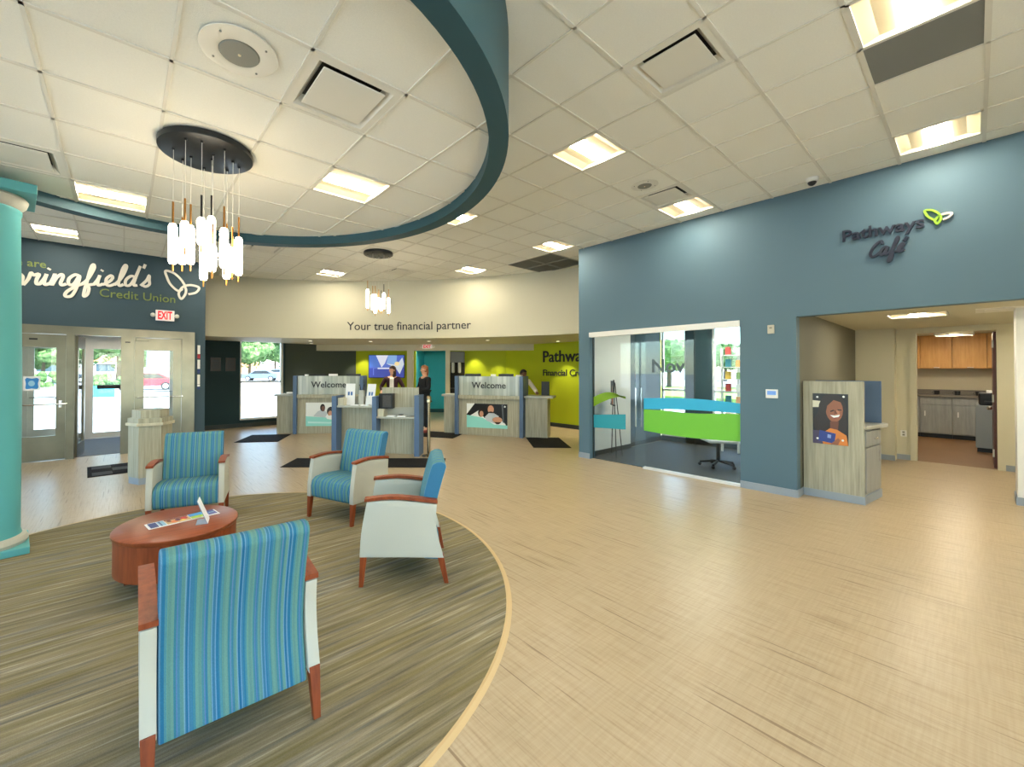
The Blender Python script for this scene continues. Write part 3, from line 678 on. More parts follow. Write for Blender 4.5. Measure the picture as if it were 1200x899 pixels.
B('pot', M_turq, t, (-.55, .55, -.3, .3, 0, .75), bevel=.03); mb = MB(); [mb.ball((random.uniform(-.5, .5), random.uniform(-.2, .2), random.uniform(.8, 1.15)), .18, 8) for k in range(24)]; mb.build('plants', M_leaf, t)
x, y = polar(186, 50); t = thing('light_pole', 'thick pale blue pole on a base in the parking lot', 'pole', (x, y, gz(x, y)-.1)); pm = mat('pale_blue_pole', s(150, 180, 200), .6)
B('base', pm, t, (-1.0, 1.0, -.6, .6, 0, 1.0), bevel=.05); MB().lathe([(.95, 1.0), (.9, 7.5)], 20).build('shaft', pm, t, smooth=40)
def car(label, px_, rg, rz, color, name, k=1.0):
    x, y = polar(px_, rg); t = thing('car', label, 'car', (x, y, gz(x, y)), rz, 'cars in the parking lot')
    body = mat(name, color, .3, .5, .3); gl = mat('car_glass', s(40, 48, 56), .1)
    mb = MB(); mb.profx([(-2.2, .35), (2.2, .35), (2.25, .7), (1.3, .92), (.6, 1.4), (-.9, 1.42), (-1.7, 1.0), (-2.25, .92)], -.85, .85); mb.build('body', body, t, bevel=.06)
    for sg in (-1, 1):
        mb = MB(); mb.profx([(-1.4, .98), (1.05, .95), (.52, 1.34), (-.85, 1.36)], sg*.856, sg*.862); mb.build('side_window', gl, t)
    for yy in (-1.4, 1.4):
        for sg in (-1, 1):
            mb = MB(); mb.tube([(sg*.7, yy, .32), (sg*.88, yy, .32)], .33, 18); w_ = mb.build('wheel', M_black, t); mb = MB(); mb.tube([(sg*.88, yy, .32), (sg*.89, yy, .32)], .2, 14); mb.build('hubcap', M_alu, w_)
car('grey sedan parked beyond the tall window', 306, 62, math.radians(62), s(110, 124, 138), 'grey_car')
car('pale blue car parked behind the grey sedan', 324, 74, math.radians(62), s(150, 170, 195), 'bluish_car')
car('red car in the lot seen through the right entrance door', 172, 44, math.radians(80), s(190, 60, 70), 'red_car'); car('dark blue car in the lot seen through the right entrance door', 203, 62, math.radians(80), s(60, 80, 120), 'blue_car')
x, y = polar(305, 112); t = thing('boundary_fence', 'long pale fence with an orange section behind the parked cars', 'fence', (x, y, gz(x, y)-.3), math.radians(-25))
for k in range(12): B('fence_panel', mat('orange_panel', s(230, 170, 120), .7) if k in (4, 5) else M_alu, t, (-30+k*5, -25.1+k*5, -.1, .1, 0, 3.0))
x, y = polar(70, 105); t = thing('shop_building', 'low distant building with orange fascia seen through the left entrance door', 'building', (x, y, gz(x, y)-.3), math.radians(10))
B('wall', M_alu, t, (-12, 12, 0, 6, 0, 3.6)); B('fascia', mat('orange_fascia', s(226, 150, 96), .7), t, (-12.2, 12.2, -.4, 0, 2.6, 3.6)); [B('window', M_slate, t, (-11+k*4, -8.2+k*4, -.08, 0, .8, 2.2)) for k in range(6)]
x, y = polar(778, 74); t = thing('house', 'pale gabled house across the road, seen in the narrow office window', 'house', (x, y, .2), math.radians(-60))
mb = MB(); mb.box(-4, 4, -4, 4, 0, 3.6); mb.build('wall', M_alu, t); mb = MB(); mb.profx([(-4.5, 3.5), (4.5, 3.5), (0, 6.3)], -4.4, 4.4); mb.build('roof', mat('roof_shingle', s(150, 160, 165), .8), t); [B('window', M_slate, t, (-4.03, -4, a, a+1, 1, 2.3)) for a in (-2.5, 1.4)]
mb = MB(); mb.box(26, 60, -30, 40, -.12, .18); tag(mb.build('lawn', M_grass, None), 'bright lawn strip beyond the office windows', 'lawn', kind='structure')

# ================================================================== LOUNGE
mb = MB(); N = 128; mb.prism([(RC[0]+2.462*math.cos(2*PI*k/N), RC[1]+2.462*math.sin(2*PI*k/N)) for k in range(N)], .0005, .008)
rug = tag(thing('round_carpet', 'large round streaked taupe carpet under the lounge chairs', 'carpet'), 'large round streaked taupe carpet under the lounge chairs', 'carpet')
mb.build('pile', M_carpet, rug)
mb = MB(); vs = []; fs = []
for k in range(N):
    a = 2*PI*k/N; vs += [(RC[0]+r*math.cos(a), RC[1]+r*math.sin(a), z) for r, z in ((2.46, .011), (2.475, .012), (2.50, .001))]
for k in range(N):
    a, b = 3*k, 3*((k+1) % N); fs += [(a, b, b+1, a+1), (a+1, b+1, b+2, a+2)]
mb.add(vs, fs); mb.build('edge_strip', mat('tan_edge_strip', s(196, 168, 120), .5), rug)

def yz_strip(mb, pts_f, pts_r, x0, x1):
    """closed profile from front points (bottom to top) and rear points (bottom to top)"""
    poly = list(pts_f)+list(reversed(pts_r)); mb.profx(poly, x0, x1)
def make_chair():
    t = thing('lounge_chair', '', 'armchair')
    for sg in (-1, 1):
        xo = .352*sg; xi = .297*sg; a, b = min(xo, xi), max(xo, xi)
        front = crom([(.335, .235), (.325, .40), (.30, .56), (.282, .655)], 4); rear = crom([(-.312, .205), (-.268, .36), (-.25, .50), (-.258, .622)], 4)
        mb = MB(); poly = front+crom([(.282, .655), (.06, .662), (-.258, .622)], 4)[1:-1]+rear[::-1]+[(.0, .222)]
        mb.profx(poly, a, b); mb.build('arm_panel', M_vinyl, t, bevel=.010, smooth=35)
        mb = MB(); top = crom([(.30, .662), (.06, .676), (-.262, .634)], 6)
        mb.profx([(y, z-.004) for y, z in top][::-1]+[(y, z+.020) for y, z in top], a-.005, b+.005); mb.build('arm_cap', M_cherry, t, bevel=.006, smooth=35)
        for y0, y1, z in ((.305, .325, .235), (-.285, -.335, .208)):
            c = (.325)*sg; w0, w1 = .026, .017
            mb = MB(); mb.hexa([(c-w1, y1-w1, 0), (c+w1, y1-w1, 0), (c+w1, y1+w1, 0), (c-w1, y1+w1, 0)], [(c-w0, y0-w0, z+.02), (c+w0, y0-w0, z+.02), (c+w0, y0+w0, z+.02), (c-w0, y0+w0, z+.02)])
            mb.build('leg', M_cherry, t, bevel=.003)
    mb = MB(); mb.profx([(-.2, .235), (.30, .225), (.325, .25), (.335, .36), (.318, .425), (.27, .455), (.15, .468), (-.2, .44)], -.295, .295); mb.build('seat', M_fabric, t, bevel=.012, smooth=50)
    f_ = crom([(-.16, .18), (-.115, .42), (-.15, .66), (-.205, .87)], 6); r_ = crom([(-.298, .165), (-.242, .40), (-.258, .62), (-.335, .90)], 6)
    tip = [(-.222, .918), (-.26, .938), (-.30, .94), (-.328, .925)]
    mb = MB(); mb.profx(f_+tip+r_[::-1], -.293, .293); mb.build('backrest', M_fabric, t, bevel=.016, seg=3, smooth=50)
    return t
ch = make_chair(); rz = lambda fx, fy: math.atan2(-fx, fy)
ch.location = (.417, 2.355, .008); ch.rotation_euler = (0, 0, rz(.02, 1)); ch['label'] = 'striped blue lounge chair turned with its back to the open floor, facing the round table'; ch['group'] = 'striped lounge chairs'
dup(ch, (1.891, 3.098, .008), rz(-.835, .55), 'striped blue lounge chair with its cream side panel turned to the open tan floor')
dup(ch, (2.09, 4.645, .008), rz(-.926, -.378), 'striped blue lounge chair beside the black floor mat, before the check-writing desk')
dup(ch, (.606, 5.58, .008), rz(-.25, -.968), 'striped blue lounge chair behind the round table, near the wooden kiosk')
# round table
t = thing('coffee_table', 'round cherry wood coffee table with deep apron', 'table', (.36, 4.11, .008))
mb = MB(); mb.lathe([(.418, .395), (.428, .41), (.428, .428), (.418, .436)], 56); mb.build('table_top', M_cherryt, t, smooth=50)
MB().lathe([(.405, .125), (.415, .13), (.415, .395)], 56).build('apron', M_cherry, t, smooth=50)
for k in range(4):
    a = PI/4+k*PI/2+.55; c = (.33*math.cos(a), .33*math.sin(a)); mb = MB(); w0, w1 = .03, .022
    mb.hexa([(c[0]-w1, c[1]-w1, 0), (c[0]+w1, c[1]-w1, 0), (c[0]+w1, c[1]+w1, 0), (c[0]-w1, c[1]+w1, 0)], [(c[0]-w0, c[1]-w0, .13), (c[0]+w0, c[1]-w0, .13), (c[0]+w0, c[1]+w0, .13), (c[0]-w0, c[1]+w0, .13)]); mb.build('leg', M_cherry, t)
PC = lambda n, r, g, b: mat('print_'+n, s(r, g, b), .35)
fl = [([(.03, .06), (.14, .06), (.14, .94), (.03, .94)], PC('navy', 40, 60, 120)), ([(.15, .06), (.24, .06), (.24, .94), (.15, .94)], PC('pale_blue', 140, 190, 215)), ([(.17, .1), (.19, .1), (.19, .9), (.17, .9)], PC('navy', 40, 60, 120)),
      ([(.25, .06), (.58, .06), (.58, .94), (.25, .94)], PC('beige', 214, 180, 130)), ([(.25, .75), (.58, .75), (.58, .94), (.25, .94)], PC('brown', 120, 50, 40)), (('e', .36, .35, .05, .2), PC('orange', 230, 130, 70)), (('e', .43, .5, .05, .22), PC('plum', 90, 40, 70)), (('e', .51, .55, .05, .25), PC('red', 190, 50, 50)), (('e', .30, .55, .03, .2), PC('brown', 120, 50, 40)), (('e', .47, .25, .04, .12), PC('yellow', 235, 205, 90)),
      ([(.59, .06), (.80, .06), (.80, .45), (.59, .45)], PC('lime', 170, 205, 60)), ([(.59, .45), (.80, .45), (.80, .94), (.59, .94)], PC('sky', 60, 150, 220)), ([(.84, .08), (.97, .08), (.97, .92), (.84, .92)], PC('indigo', 70, 70, 140)), ([(.86, .4), (.95, .4), (.95, .5), (.86, .5)], PC('pale_blue', 140, 190, 215))]
t = thing('flyer', 'glossy colourful printed flyer lying on the round table', 'flyer'); 
poster('sheet', fl, t, frame_matrix((.165, 4.03, .4445), (.985, .17, 0), (0, 0, 1)), .50, .15, M_paper)
t = thing('sign_holder', 'clear acrylic sign holder leaning on the round table', 'sign holder', (.555, 3.97, .4445), math.radians(78))
mb = MB(); mb.box(-.07, .07, 0, .085, 0, .003); mb.build('foot', M_acryl, t)
for nm, y0, y1, m_ in (('panel', .003, .007, M_acryl), ('insert', -.001, .0025, M_paper)): mb = MB(); mb.M = Matrix.Rotation(math.radians(-21), 4, 'X'); mb.box(-.07, .07, y0, y1, .002, .20); mb.build(nm, m_, t)

# ------------------------------------------------------------------ column
t = thing('column', 'turquoise painted column with cream base and square capital', 'column', (-.985, 5.70, 0), math.radians(8)); M_col = mat('turquoise_column', s(84, 162, 164), .45, noise=(3, .06))
B('plinth', M_col, t, (-.30, .30, -.30, .30, .008, .07), bevel=.006)
MB().lathe([(.29, .07), (.30, .10), (.285, .135), (.255, .15)], 48).build('base_ring', M_vinyl, t, smooth=40)
MB().lathe([(.255, .15), (.245, .19), (.243, 1.6), (.222, 3.12), (.232, 3.14), (.232, 3.17), (.222, 3.18)], 56).build('shaft', M_col, t, smooth=40)
MB().lathe([(.222, 3.18), (.26, 3.22), (.275, 3.27), (.26, 3.29)], 48).build('echinus', M_vinyl, t, smooth=40)
B('abacus', M_col, t, (-.32, .32, -.32, .32, 3.29, 3.378), bevel=.006)

# ------------------------------------------------------------------ kiosk and mats
t = thing('kiosk_stand', 'six-sided pale oak kiosk stand in front of the entrance doors', 'kiosk', (.335, 7.95, 0), math.radians(-4))
def hexo(w_, d_, k): return [(-w_-k, 0), (-w_/2-k*.6, -d_-k), (w_/2+k*.6, -d_-k), (w_+k, 0), (w_/2+k*.6, d_+k), (-w_/2-k*.6, d_+k)]
MB().prism(hexo(.27, .235, -.01), 0, .10).build('plinth', M_base, t); MB().prism(hexo(.27, .235, 0), .10, .86).build('body', M_wood, t)
MB().prism(hexo(.27, .235, .035), .86, .90).build('ledge', M_woodl, t, bevel=.004); MB().prism(hexo(.27, .235, .01), .90, .97).build('collar', M_wood, t); MB().prism(hexo(.23, .20, 0), .97, 1.09).build('head', M_wood, t, bevel=.003)
def floor_mat(label, cx, cy, w_, d_, rz_, tiles=False, group='black floor mats'):
    t = thing('floor_mat', label, 'mat', (cx, cy, 0), rz_, group)
    B('border', M_mat, t, (-w_/2, w_/2, -d_/2, d_/2, .0005, .007), bevel=.004)
    if tiles:
        for i in range(4):
            for j in range(3):
                x0 = -w_/2+.05+i*(w_-.1)/4; y0 = -d_/2+.05+j*(d_-.1)/3
                B('ribbed_tile', M_mat if (i+j) % 2 else mat('mat_grey', s(58, 60, 62), .9), t, (x0+.005, x0+(w_-.1)/4-.005, y0+.005, y0+(d_-.1)/3-.005, .007, .011))
    else: B('pile', M_mat, t, (-w_/2+.03, w_/2-.03, -d_/2+.03, d_/2-.03, .007, .010))
floor_mat('black checkered ribbed mat just inside the entrance doors', .13, 9.25, 1.15, .95, math.radians(3), True)
floor_mat('black mat on the floor before the tall window', 2.74, 11.17, .98, 1.2, math.radians(-31))
floor_mat('long black mat in front of the check-writing desk', 3.47, 7.02, 2.85, .76, math.radians(-39))
floor_mat('black mat under the standing woman in black', 6.47, 8.98, 1.2, .95, math.radians(-58))
floor_mat('black mat beside the right teller counter, below the lime wall', 7.77, 6.38, .83, 1.41, math.radians(-41))

# ================================================================== TELLER LINE
M_finb = mat('blue_laminate', s(84, 108, 140), .5); M_counter = mat('counter_grey', s(176, 176, 166), .35)
q = NB('frosted_front', .12, .6); a_ = q.noise(q.mapped((9, 9, .4)), 1, 2); q.color(q.ramp(a_, [(.35, s(150, 160, 152)), (.65, s(196, 202, 194))])); M_front = q.m
def on_circle(ang, R):
    a = math.radians(ang); p = Vector((CC[0]+R*math.cos(a), CC[1]+R*math.sin(a), 0)); return p, math.radians(ang-90)+PI*0
def teller(label, ang, R, pic, wings):
    a = math.radians(ang); p = (CC[0]+R*math.cos(a), CC[1]+R*math.sin(a), 0)
    t = thing('teller_station', label, 'counter', p, a-PI/2, 'teller stations')   # local x to the right seen from lobby, y away
    for x0 in (-.99, .75): B('side_fin', M_finb, t, (x0+(.0 if x0 > 0 else 0), x0+.09, -.10, .62, 0, 1.55), bevel=.003)
    x0, x1 = -.90, .75
    B('lower_panel', M_wood, t, (x0, x1, 0, .03, .0, .955)); B('shelf_band', M_wood, t, (x0, x1, -.07, .05, .955, 1.05), bevel=.003)
    B('upper_panel', M_front, t, (x0+.003, x1-.003, -.02, .005, 1.05, 1.545)); B('counter_top', M_counter, t, (x0, x1, .05, .62, .90, .94))
    B('back_panel', M_wood, t, (x0, x1, .005, .03, 1.05, 1.54))
    B('rear_panel', M_wood, t, (x0, x1, .59, .62, 0, .90))
    M = frame_matrix((x0+.22, -.002, .20), (1, 0, 0), (0, -1, 0)); poster('picture', pic, t, M, 1.10, .63, M_paper)
    M = frame_matrix((x0+.36, -.021, 1.235), (1, 0, 0), (0, -1, 0)); lettering('lettering', 'Welcome', M_ink, t, M, width=.92, depth=.006, bold=.012)
    for sg, w_ in wings:
        if sg < 0: a0, a1 = -.99-w_, -.99
        else: a0, a1 = .84, .84+w_
        wg = B('wing_cabinet', M_wood, t, (a0+.02, a1-.02 if sg < 0 else a1-.04, .10, .60, 0, 1.0)); B('wing_top', M_counter, wg, (a0-.04 if sg < 0 else a0, a1 if sg < 0 else a1+.10, .06, .66, 1.0, 1.05), bevel=.004)
    return t
tq = PC('aqua', 150, 225, 215); tw = PC('print_white', 245, 248, 245); tk = PC('print_black', 16, 18, 22); tsk = PC('face', 205, 150, 120); tdk = PC('face_dark', 120, 80, 62); tg = PC('shirt_grey', 200, 208, 212); hb = PC('hair', 40, 26, 22)
picR = [([(0, 0), (1, 0), (1, 1), (0, 1)], tk), ([(0, .55), (0, 1), (.2, 1)], tw), ([(0, .40), (.3, .72), (.45, .4), (.75, .5), (.95, .2), (1, 0), (0, 0)], tw), ([(0, .52), (0, 0), (1, 0), (1, .14), (.68, .16), (.4, .42)], tq), (('e', .36, .62, .075, .17), hb), (('e', .37, .58, .05, .12), tsk), (('e', .59, .84, .10, .17), hb), (('e', .60, .77, .075, .17), tsk), (('e', .60, .64, .06, .05), hb), ([(.45, .45), (.55, .62), (.68, .62), (.8, .5), (.7, .2), (.5, .3)], tg), (('e', .76, .35, .12, .12), tsk), ([(.68, .26), (.86, .26), (.80, .18), (.74, .17)], hb), ([(.86, .98), (.90, .98), (.92, .25), (.89, .25)], PC('grey_strap', 90, 92, 96)), (('e', .94, .9, .02, .035), tw)]
picL = [([(0, 0), (1, 0), (1, 1), (0, 1)], tw), ([(0, .42), (.5, .36), (1, .2), (1, 0), (0, 0)], tq), ([(.18, .42), (.28, .62), (.40, .72), (.52, .55), (.46, .36)], tg), (('e', .40, .78, .06, .16), hb), (('e', .415, .74, .04, .12), tdk), (('e', .60, .62, .10, .2), hb), (('e', .585, .52, .055, .13), tsk), ([(.48, .42), (.6, .46), (.78, .4), (.8, .22), (.5, .3)], tw), ([(.05, .12), (.6, .1), (.62, .16), (.05, .2)], PC('aqua_light', 200, 240, 236))]
tel_l = teller('teller station with Welcome front left of the standing staff, by the tall window', 55.7, 10.05, picL, ((-1, .50),))
tel_r = teller('teller station with Welcome front and photo of people in a car, by the lime wall', 31.2, 10.19, picR, ((-1, .40), (1, .62)))
M_scr = mat('screen_back', s(34, 36, 40), .4)
def monitor(label, tstn, x, y, z, rz_=0, w_=.5, h_=.32):
    M = Matrix.Translation(tstn.location) @ Matrix.Rotation(tstn.rotation_euler.z, 4, 'Z') @ Vector((x, y, z))
    t = thing('monitor', label, 'monitor', M, tstn.rotation_euler.z+rz_, 'teller monitors')
    B('stand_base', M_black, t, (-.12, .12, -.09, .09, 0, .015), bevel=.004); MB().tube([(0, 0, .015), (0, -.02, .45)], .02, 8).build('stand_post', M_black, t)
    B('screen', M_scr, t, (-w_/2, w_/2, -.03, .0, .34, .34+h_), bevel=.005); B('display', mat('display_face', s(90, 120, 160), .2, emit=.2), t, (-w_/2+.01, w_/2-.01, 0, .003, .35, .33+h_))
def at_station(st, x, y, z):
    return Matrix.Translation(st.location) @ Matrix.Rotation(st.rotation_euler.z, 4, 'Z') @ Vector((x, y, z))
def item(name, label, cat, st, x, y, z, boxes, m, rz_=0, group=None, bevel=.004):
    p = at_station(st, x, y, z); o = B(name, m, None, *boxes, bevel=bevel, loc=tuple(p)); o.rotation_euler = (0, 0, st.rotation_euler.z+rz_)
    return tag(o, label, cat, group)
monitor('black monitor over the Welcome panel by the tall window, left of two', tel_l, -.45, .33, .94, .1, .42, .31); monitor('black monitor over the Welcome panel by the tall window, right of two', tel_l, .52, .33, .94, -.1, .4, .32)
monitor('black monitor over the Welcome panel by the lime wall, left of two', tel_r, -.62, .35, .94, .1, .44, .33); monitor('black monitor over the Welcome panel by the lime wall, right of two', tel_r, .30, .35, .94, -.1, .42, .33)
item('paper_tray', 'white papers standing above the left Welcome panel', 'papers', tel_l, -.02, .25, .94, [(-.12, .12, -.02, .02, 0, .66)], M_paper); item('paper_holder', 'small white paper holder at the left end of the left teller', 'papers', tel_l, -.72, .2, .94, [(-.05, .05, -.02, .02, 0, .645)], M_paper)
item('paper_holder', 'white document holder above the right Welcome panel', 'papers', tel_r, -.02, .25, .94, [(-.07, .07, -.02, .02, 0, .66)], M_paper); item('card_printer', 'pale grey printer behind the right Welcome panel', 'printer', tel_r, .66, .30, .94, [(-.07, .07, -.1, .1, 0, .64)], M_alu)
item('tissue_box', 'white crumpled tissues on the left wing counter', 'tissues', tel_l, -1.2, .3, 1.05, [(-.08, .08, -.05, .05, 0, .05)], M_paper, bevel=.02)
item('computer_tower', 'black computer screen standing on the right wing counter', 'monitor', tel_r, 1.30, .56, 1.05, [(-.10, .10, -.03, .03, 0, .36)], M_black)
# desk -------------------------------------------------------------
da = math.radians(43.6); dsk = thing('writing_desk', 'two-sided check-writing desk with blue fins and oak panels', 'desk', (3.26, 8.17, 0), da-PI/2)
for x0, x1, h_ in ((0, .10, 1.17), (.84, .93, 1.17), (1.70, 1.80, 1.20)): B('fin', M_finb, dsk, (x0, x1, 0, .40, 0, h_), bevel=.003)
for x0, x1, z, zt in ((.10, .84, .945, 1.15), (.93, 1.70, .735, 1.34)):
    B('shelf', M_counter, dsk, (x0, x1, .02, .36, z, z+.035)); B('back_panel', M_wood, dsk, (x0, x1, .36, .40, 0, zt)); B('kick_panel', M_wood, dsk, (x0, x1, .26, .36, 0, z))
    B('divider_rail', M_counter, dsk, (x0, x1, .34, .36, z+.035, z+.20)); B('pocket', M_woodl, dsk, (x0+.01, x0+.13, .05, .34, z+.035, z+.185))
def onD(x, y, z): return at_station(dsk, x, y, z)
def sheet_sign(label, x, y, z, w_, h_, rz_, tilt):
    p = onD(x, y, z); t = thing('sheet_sign', label, 'sign', p, dsk.rotation_euler.z+rz_, 'white sheet signs on the desk')
    mb = MB(); mb.M = Matrix.Rotation(math.radians(tilt), 4, 'X'); mb.box(-w_/2, w_/2, -.004, .004, 0, h_); mb.build('sheet', M_paper, t); B('foot', M_acryl, t, (-w_/2, w_/2, -.04, .07, 0, .003))
    mb = MB(); mb.M = Matrix.Rotation(math.radians(tilt), 4, 'X'); mb.box(-.05, -.01, -.006, -.004, h_*.45, h_*.62); mb.box(.01, .05, -.006, -.004, h_*.45, h_*.62); mb.build('print', PC('print_blue', 70, 110, 170), t)
sheet_sign('white sheet sign on the desk, standing upright at the left bay', 0.30, .20, .98, .20, .44, 0, -6); sheet_sign('white sheet sign on the desk, leaning beside the middle fin', 0.72, .20, .98, .20, .44, -.25, -12)
item('pen_cup', 'grey pen cup with dark pens on the desk', 'pen cup', dsk, 0.53, .27, .98, [(-.05, .05, -.05, .05, 0, .3)], M_counter)
for k, dx in enumerate((-.02, .02)):
    mb = MB(); p = onD(.53+dx, .27, 1.28); mb.tube([(0, 0, 0), (dx*1.5, 0, .12)], .008, 6); tag(mb.build('pen', M_black, None, loc=tuple(p)), 'dark pen sticking out of the grey pen cup', 'pen', 'pens in the cup')
t = thing('brochure_holder', 'black brochure holder on the lower right desk bay', 'brochure holder', onD(1.02, .16, .92), dsk.rotation_euler.z)
B('tray', M_black, t, (-.085, .20, -.02, .14, 0, .30), bevel=.004); B('brochure', mat('brochure_print', s(70, 66, 62), .5, noise=(40, .6)), t, (.0, .17, -.03, -.021, .03, .27))
for k, (x, z, lb) in enumerate(((.45, .98, 'deposit slips in the left desk bay'), (.66, .98, 'loose white forms in the left desk bay'), (1.2, .77, 'deposit slips in the right desk bay'), (1.42, .77, 'loose white forms in the right desk bay'))):
    item('form_stack', 'small stack of white '+lb, 'papers', dsk, x, .12, z, [(-.08, .08, -.06, .06, 0, .02)], M_paper, bevel=0)
for k, x, z in ((0, .42, .98), (1, 1.36, .77)):
    item('calculator', 'dark desk calculator in the %s desk bay' % ('left', 'right')[k], 'calculator', dsk, x, .26, z, [(-.04, .04, -.05, .05, 0, .03)], M_black)
# stanchion
p = onD(1.97, .10, 0); t = thing('stanchion', 'polished metal queue post beside the desk', 'queue post', p); M_st = mat('stanchion_metal', s(176, 160, 130), .18, .5, 1)
MB().lathe([(.14, 0), (.14, .012), (.05, .03)], 28).build('base', M_st, t, smooth=40); MB().lathe([(.032, .03), (.032, 1.05)], 18).build('post', M_st, t, smooth=40); MB().lathe([(.036, 1.05), (.048, 1.06), (.048, 1.16), (.03, 1.19)], 18).build('cap', M_st, t, smooth=40)
# wall screen, tube machine, exit sign, plaques
t = thing('wall_screen', 'large wall screen showing a blue picture behind the tellers', 'screen'); 
mb = MB(); mb.M = FD; mb.box(.47, 1.75, 1.44, 2.25, .02, .07); mb.build('housing', M_black, t, bevel=.004)
SP = lambda n, r, g, b: mat('screen_'+n, s(r, g, b), .3, emit=.32)
poster('picture', [([(0, 0), (1, 0), (1, .45), (0, .42)], SP('indigo', 50, 62, 160)), ([(0, .5), (.3, .45), (.22, 1), (0, 1)], SP('blue', 66, 104, 190)), ([(.2, 1), (.55, 1), (.45, .62), (.36, .45)], SP('pale', 210, 212, 232)), ([(.55, 1), (.8, 1), (.78, .6), (.5, .62)], SP('sky', 120, 160, 215)), ([(.5, .62), (.8, .58), (.95, .9), (1, .6), (.88, .15), (.75, .45)], SP('mist', 196, 204, 214)), (('e', .8, .62, .07, .09), SP('cream', 232, 210, 150)), ([(.12, .1), (.14, .1), (.14, .4), (.5, .4), (.5, .42), (.12, .42)], SP('line', 90, 110, 200)), ([(.25, .38), (.6, .38), (.6, .44), (.25, .44)], SP('pale', 210, 212, 232))],
       t, FD @ Matrix.Translation((.49, 1.46, .07)), 1.24, .77, SP('ground', 70, 96, 190))
t = thing('tube_terminal', 'grey pneumatic tube terminal hanging over white canisters in a dark niche', 'machine')
mb = MB(); mb.M = FD; mb.box(3.24, 3.84, 0, 2.34, .0, .03); mb.build('niche_back', M_vdark, t); mb = MB(); mb.M = FD; mb.box(3.30, 3.84, 1.98, 2.34, .03, .45); mb.build('housing', mat('machine_grey', s(120, 124, 128), .5), t, bevel=.005)
for k in range(2): mb = MB(); mb.M = FD; mb.box(3.40+k*.22, 3.50+k*.22, 1.62, 1.98, .12, .24); mb.build('canister', M_alu, t, bevel=.03)
mb = MB(); mb.M = FD; mb.box(3.30, 3.84, 0, 1.1, .03, .45); mb.build('cabinet', M_black, t)
def exit_sign(label, M, w_, h_):
    t = thing('exit_sign', label, 'exit sign'); mb = MB(); mb.M = M; mb.box(0, w_, 0, h_, .0, .05); mb.build('box', M_exitw, t, bevel=.006)
    lettering('lettering', 'EXIT', M_red, t, M @ Matrix.Translation((w_*.12, h_*.15, .05)) @ Matrix.Diagonal((1, h_*.7/(w_*.76/2.15*.7), 1, 1)), width=w_*.76, depth=.004, bold=.03)
    for sg in (-1, 1): mb = MB(); mb.M = M @ Matrix.Translation((w_/2+sg*(w_/2+.045), h_/2, .03)); mb.ball((0, 0, 0), .045, 12); mb.build('lamp_head', M_vent, t, smooth=60)
exit_sign('red EXIT sign with two lamp heads over the entrance doors', frame_matrix((.52, YE, 2.735), (1, 0, 0), (0, -1, 0)), .325, .22)
exit_sign('red EXIT sign over the turquoise staff doorway', FP @ Matrix.Translation((3.55, 2.415, 0)), .32, .125)
for x0, lb in ((1.93, 'dark framed plaque left one beside the tall window'), (2.31, 'dark framed plaque right one beside the tall window')):
    t = thing('wall_plaque', lb, 'plaque', (x0, YD, 1.67), 0, 'dark plaques'); B('frame', mat('plaque_wood', s(30, 16, 14), .4), t, (0, .26, -.025, 0, 0, .39), bevel=.006); B('plate', M_black, t, (.04, .22, -.03, -.025, .06, .33)); B('engraving', M_bmetal, t, (.07, .19, -.032, -.03, .28, .31), (.08, .18, -.032, -.03, .18, .2), (.08, .18, -.032, -.03, .12, .14))

# ================================================================== ENTRANCE DOORS
Y0, Y1 = YE-.03, YE+.09
struct(B('trim_3', M_steel, None, (-3.0, 1.22, Y0, Y1, 2.36, 2.52), (.985, 1.22, Y0, Y1, 0, 2.36), (-.035, .18, Y0, Y1, 0, 2.36), (-.836, -.715, Y0, Y1, 0, 2.36), (-1.85, -1.66, Y0, Y1, 0, 2.36), (-3.0, -2.85, Y0, Y1, 0, 2.36)), 'brushed steel frame of the inner entrance doors')
for x0, x1 in ((-.835, -.72), (-.03, .17)): B('label_plate', M_black, None, (0, .001, 0, .001, 0, .001)) if 0 else None
def leaf(name, x0, x1, st, zb, zt, y, label, bar_z, m=M_steel, ylen=.045, hinge=None, ang=0):
    """a glazed door leaf: stiles, rails, pane, push bar"""
    mb = MB(); mb.box(x0, x0+st, -ylen/2, ylen/2, .01, 2.35); mb.box(x1-st, x1, -ylen/2, ylen/2, .01, 2.35); mb.box(x0+st, x1-st, -ylen/2, ylen/2, .01, zb); mb.box(x0+st, x1-st, -ylen/2, ylen/2, zt, 2.35)
    d = struct(mb.build(name, m, None), label); d.location = (0, y, 0)
    B('pane', M_glass, d, (x0+st, x1-st, -.004, .004, zb, zt))
    if bar_z:
        b_ = MB().tube([(x0+.03, -.09, bar_z), (x1+.03, -.09, bar_z)], .014, 10).build('push_bar', M_chrome, d, smooth=40)
        for x in (x0+.06, x1-.03): MB().tube([(x, -.09, bar_z), (x, -.02, bar_z)], .012, 8).build('bracket', M_chrome, b_)
    if hinge is not None:
        d.location = (hinge, y, 0); d.rotation_euler = (0, 0, ang)
    return d
dl = leaf('door_1', -1.655, -.842, .13, .46, 2.11, YE+.03, 'steel framed glass door behind the turquoise column', 1.05)
B('latch', M_chrome, dl, (-.93, -.88, -.07, -.02, .98, 1.12), bevel=.008); MB().tube([(-.905, -.1, 1.16), (-1.0, -.1, 1.15)], .01, 8).build('lever', M_chrome, dl); B('closer_plate', M_black, dl, (-1.33, -1.22, -.04, -.022, 2.24, 2.27))
dr = leaf('door_2', .185, .98, .15, .32, 2.10, YE+.03, 'steel framed glass door with push bar behind the kiosk', 1.13)
B('closer', M_steel, dr, (.20, .42, -.09, -.022, 2.29, 2.345), bevel=.005)
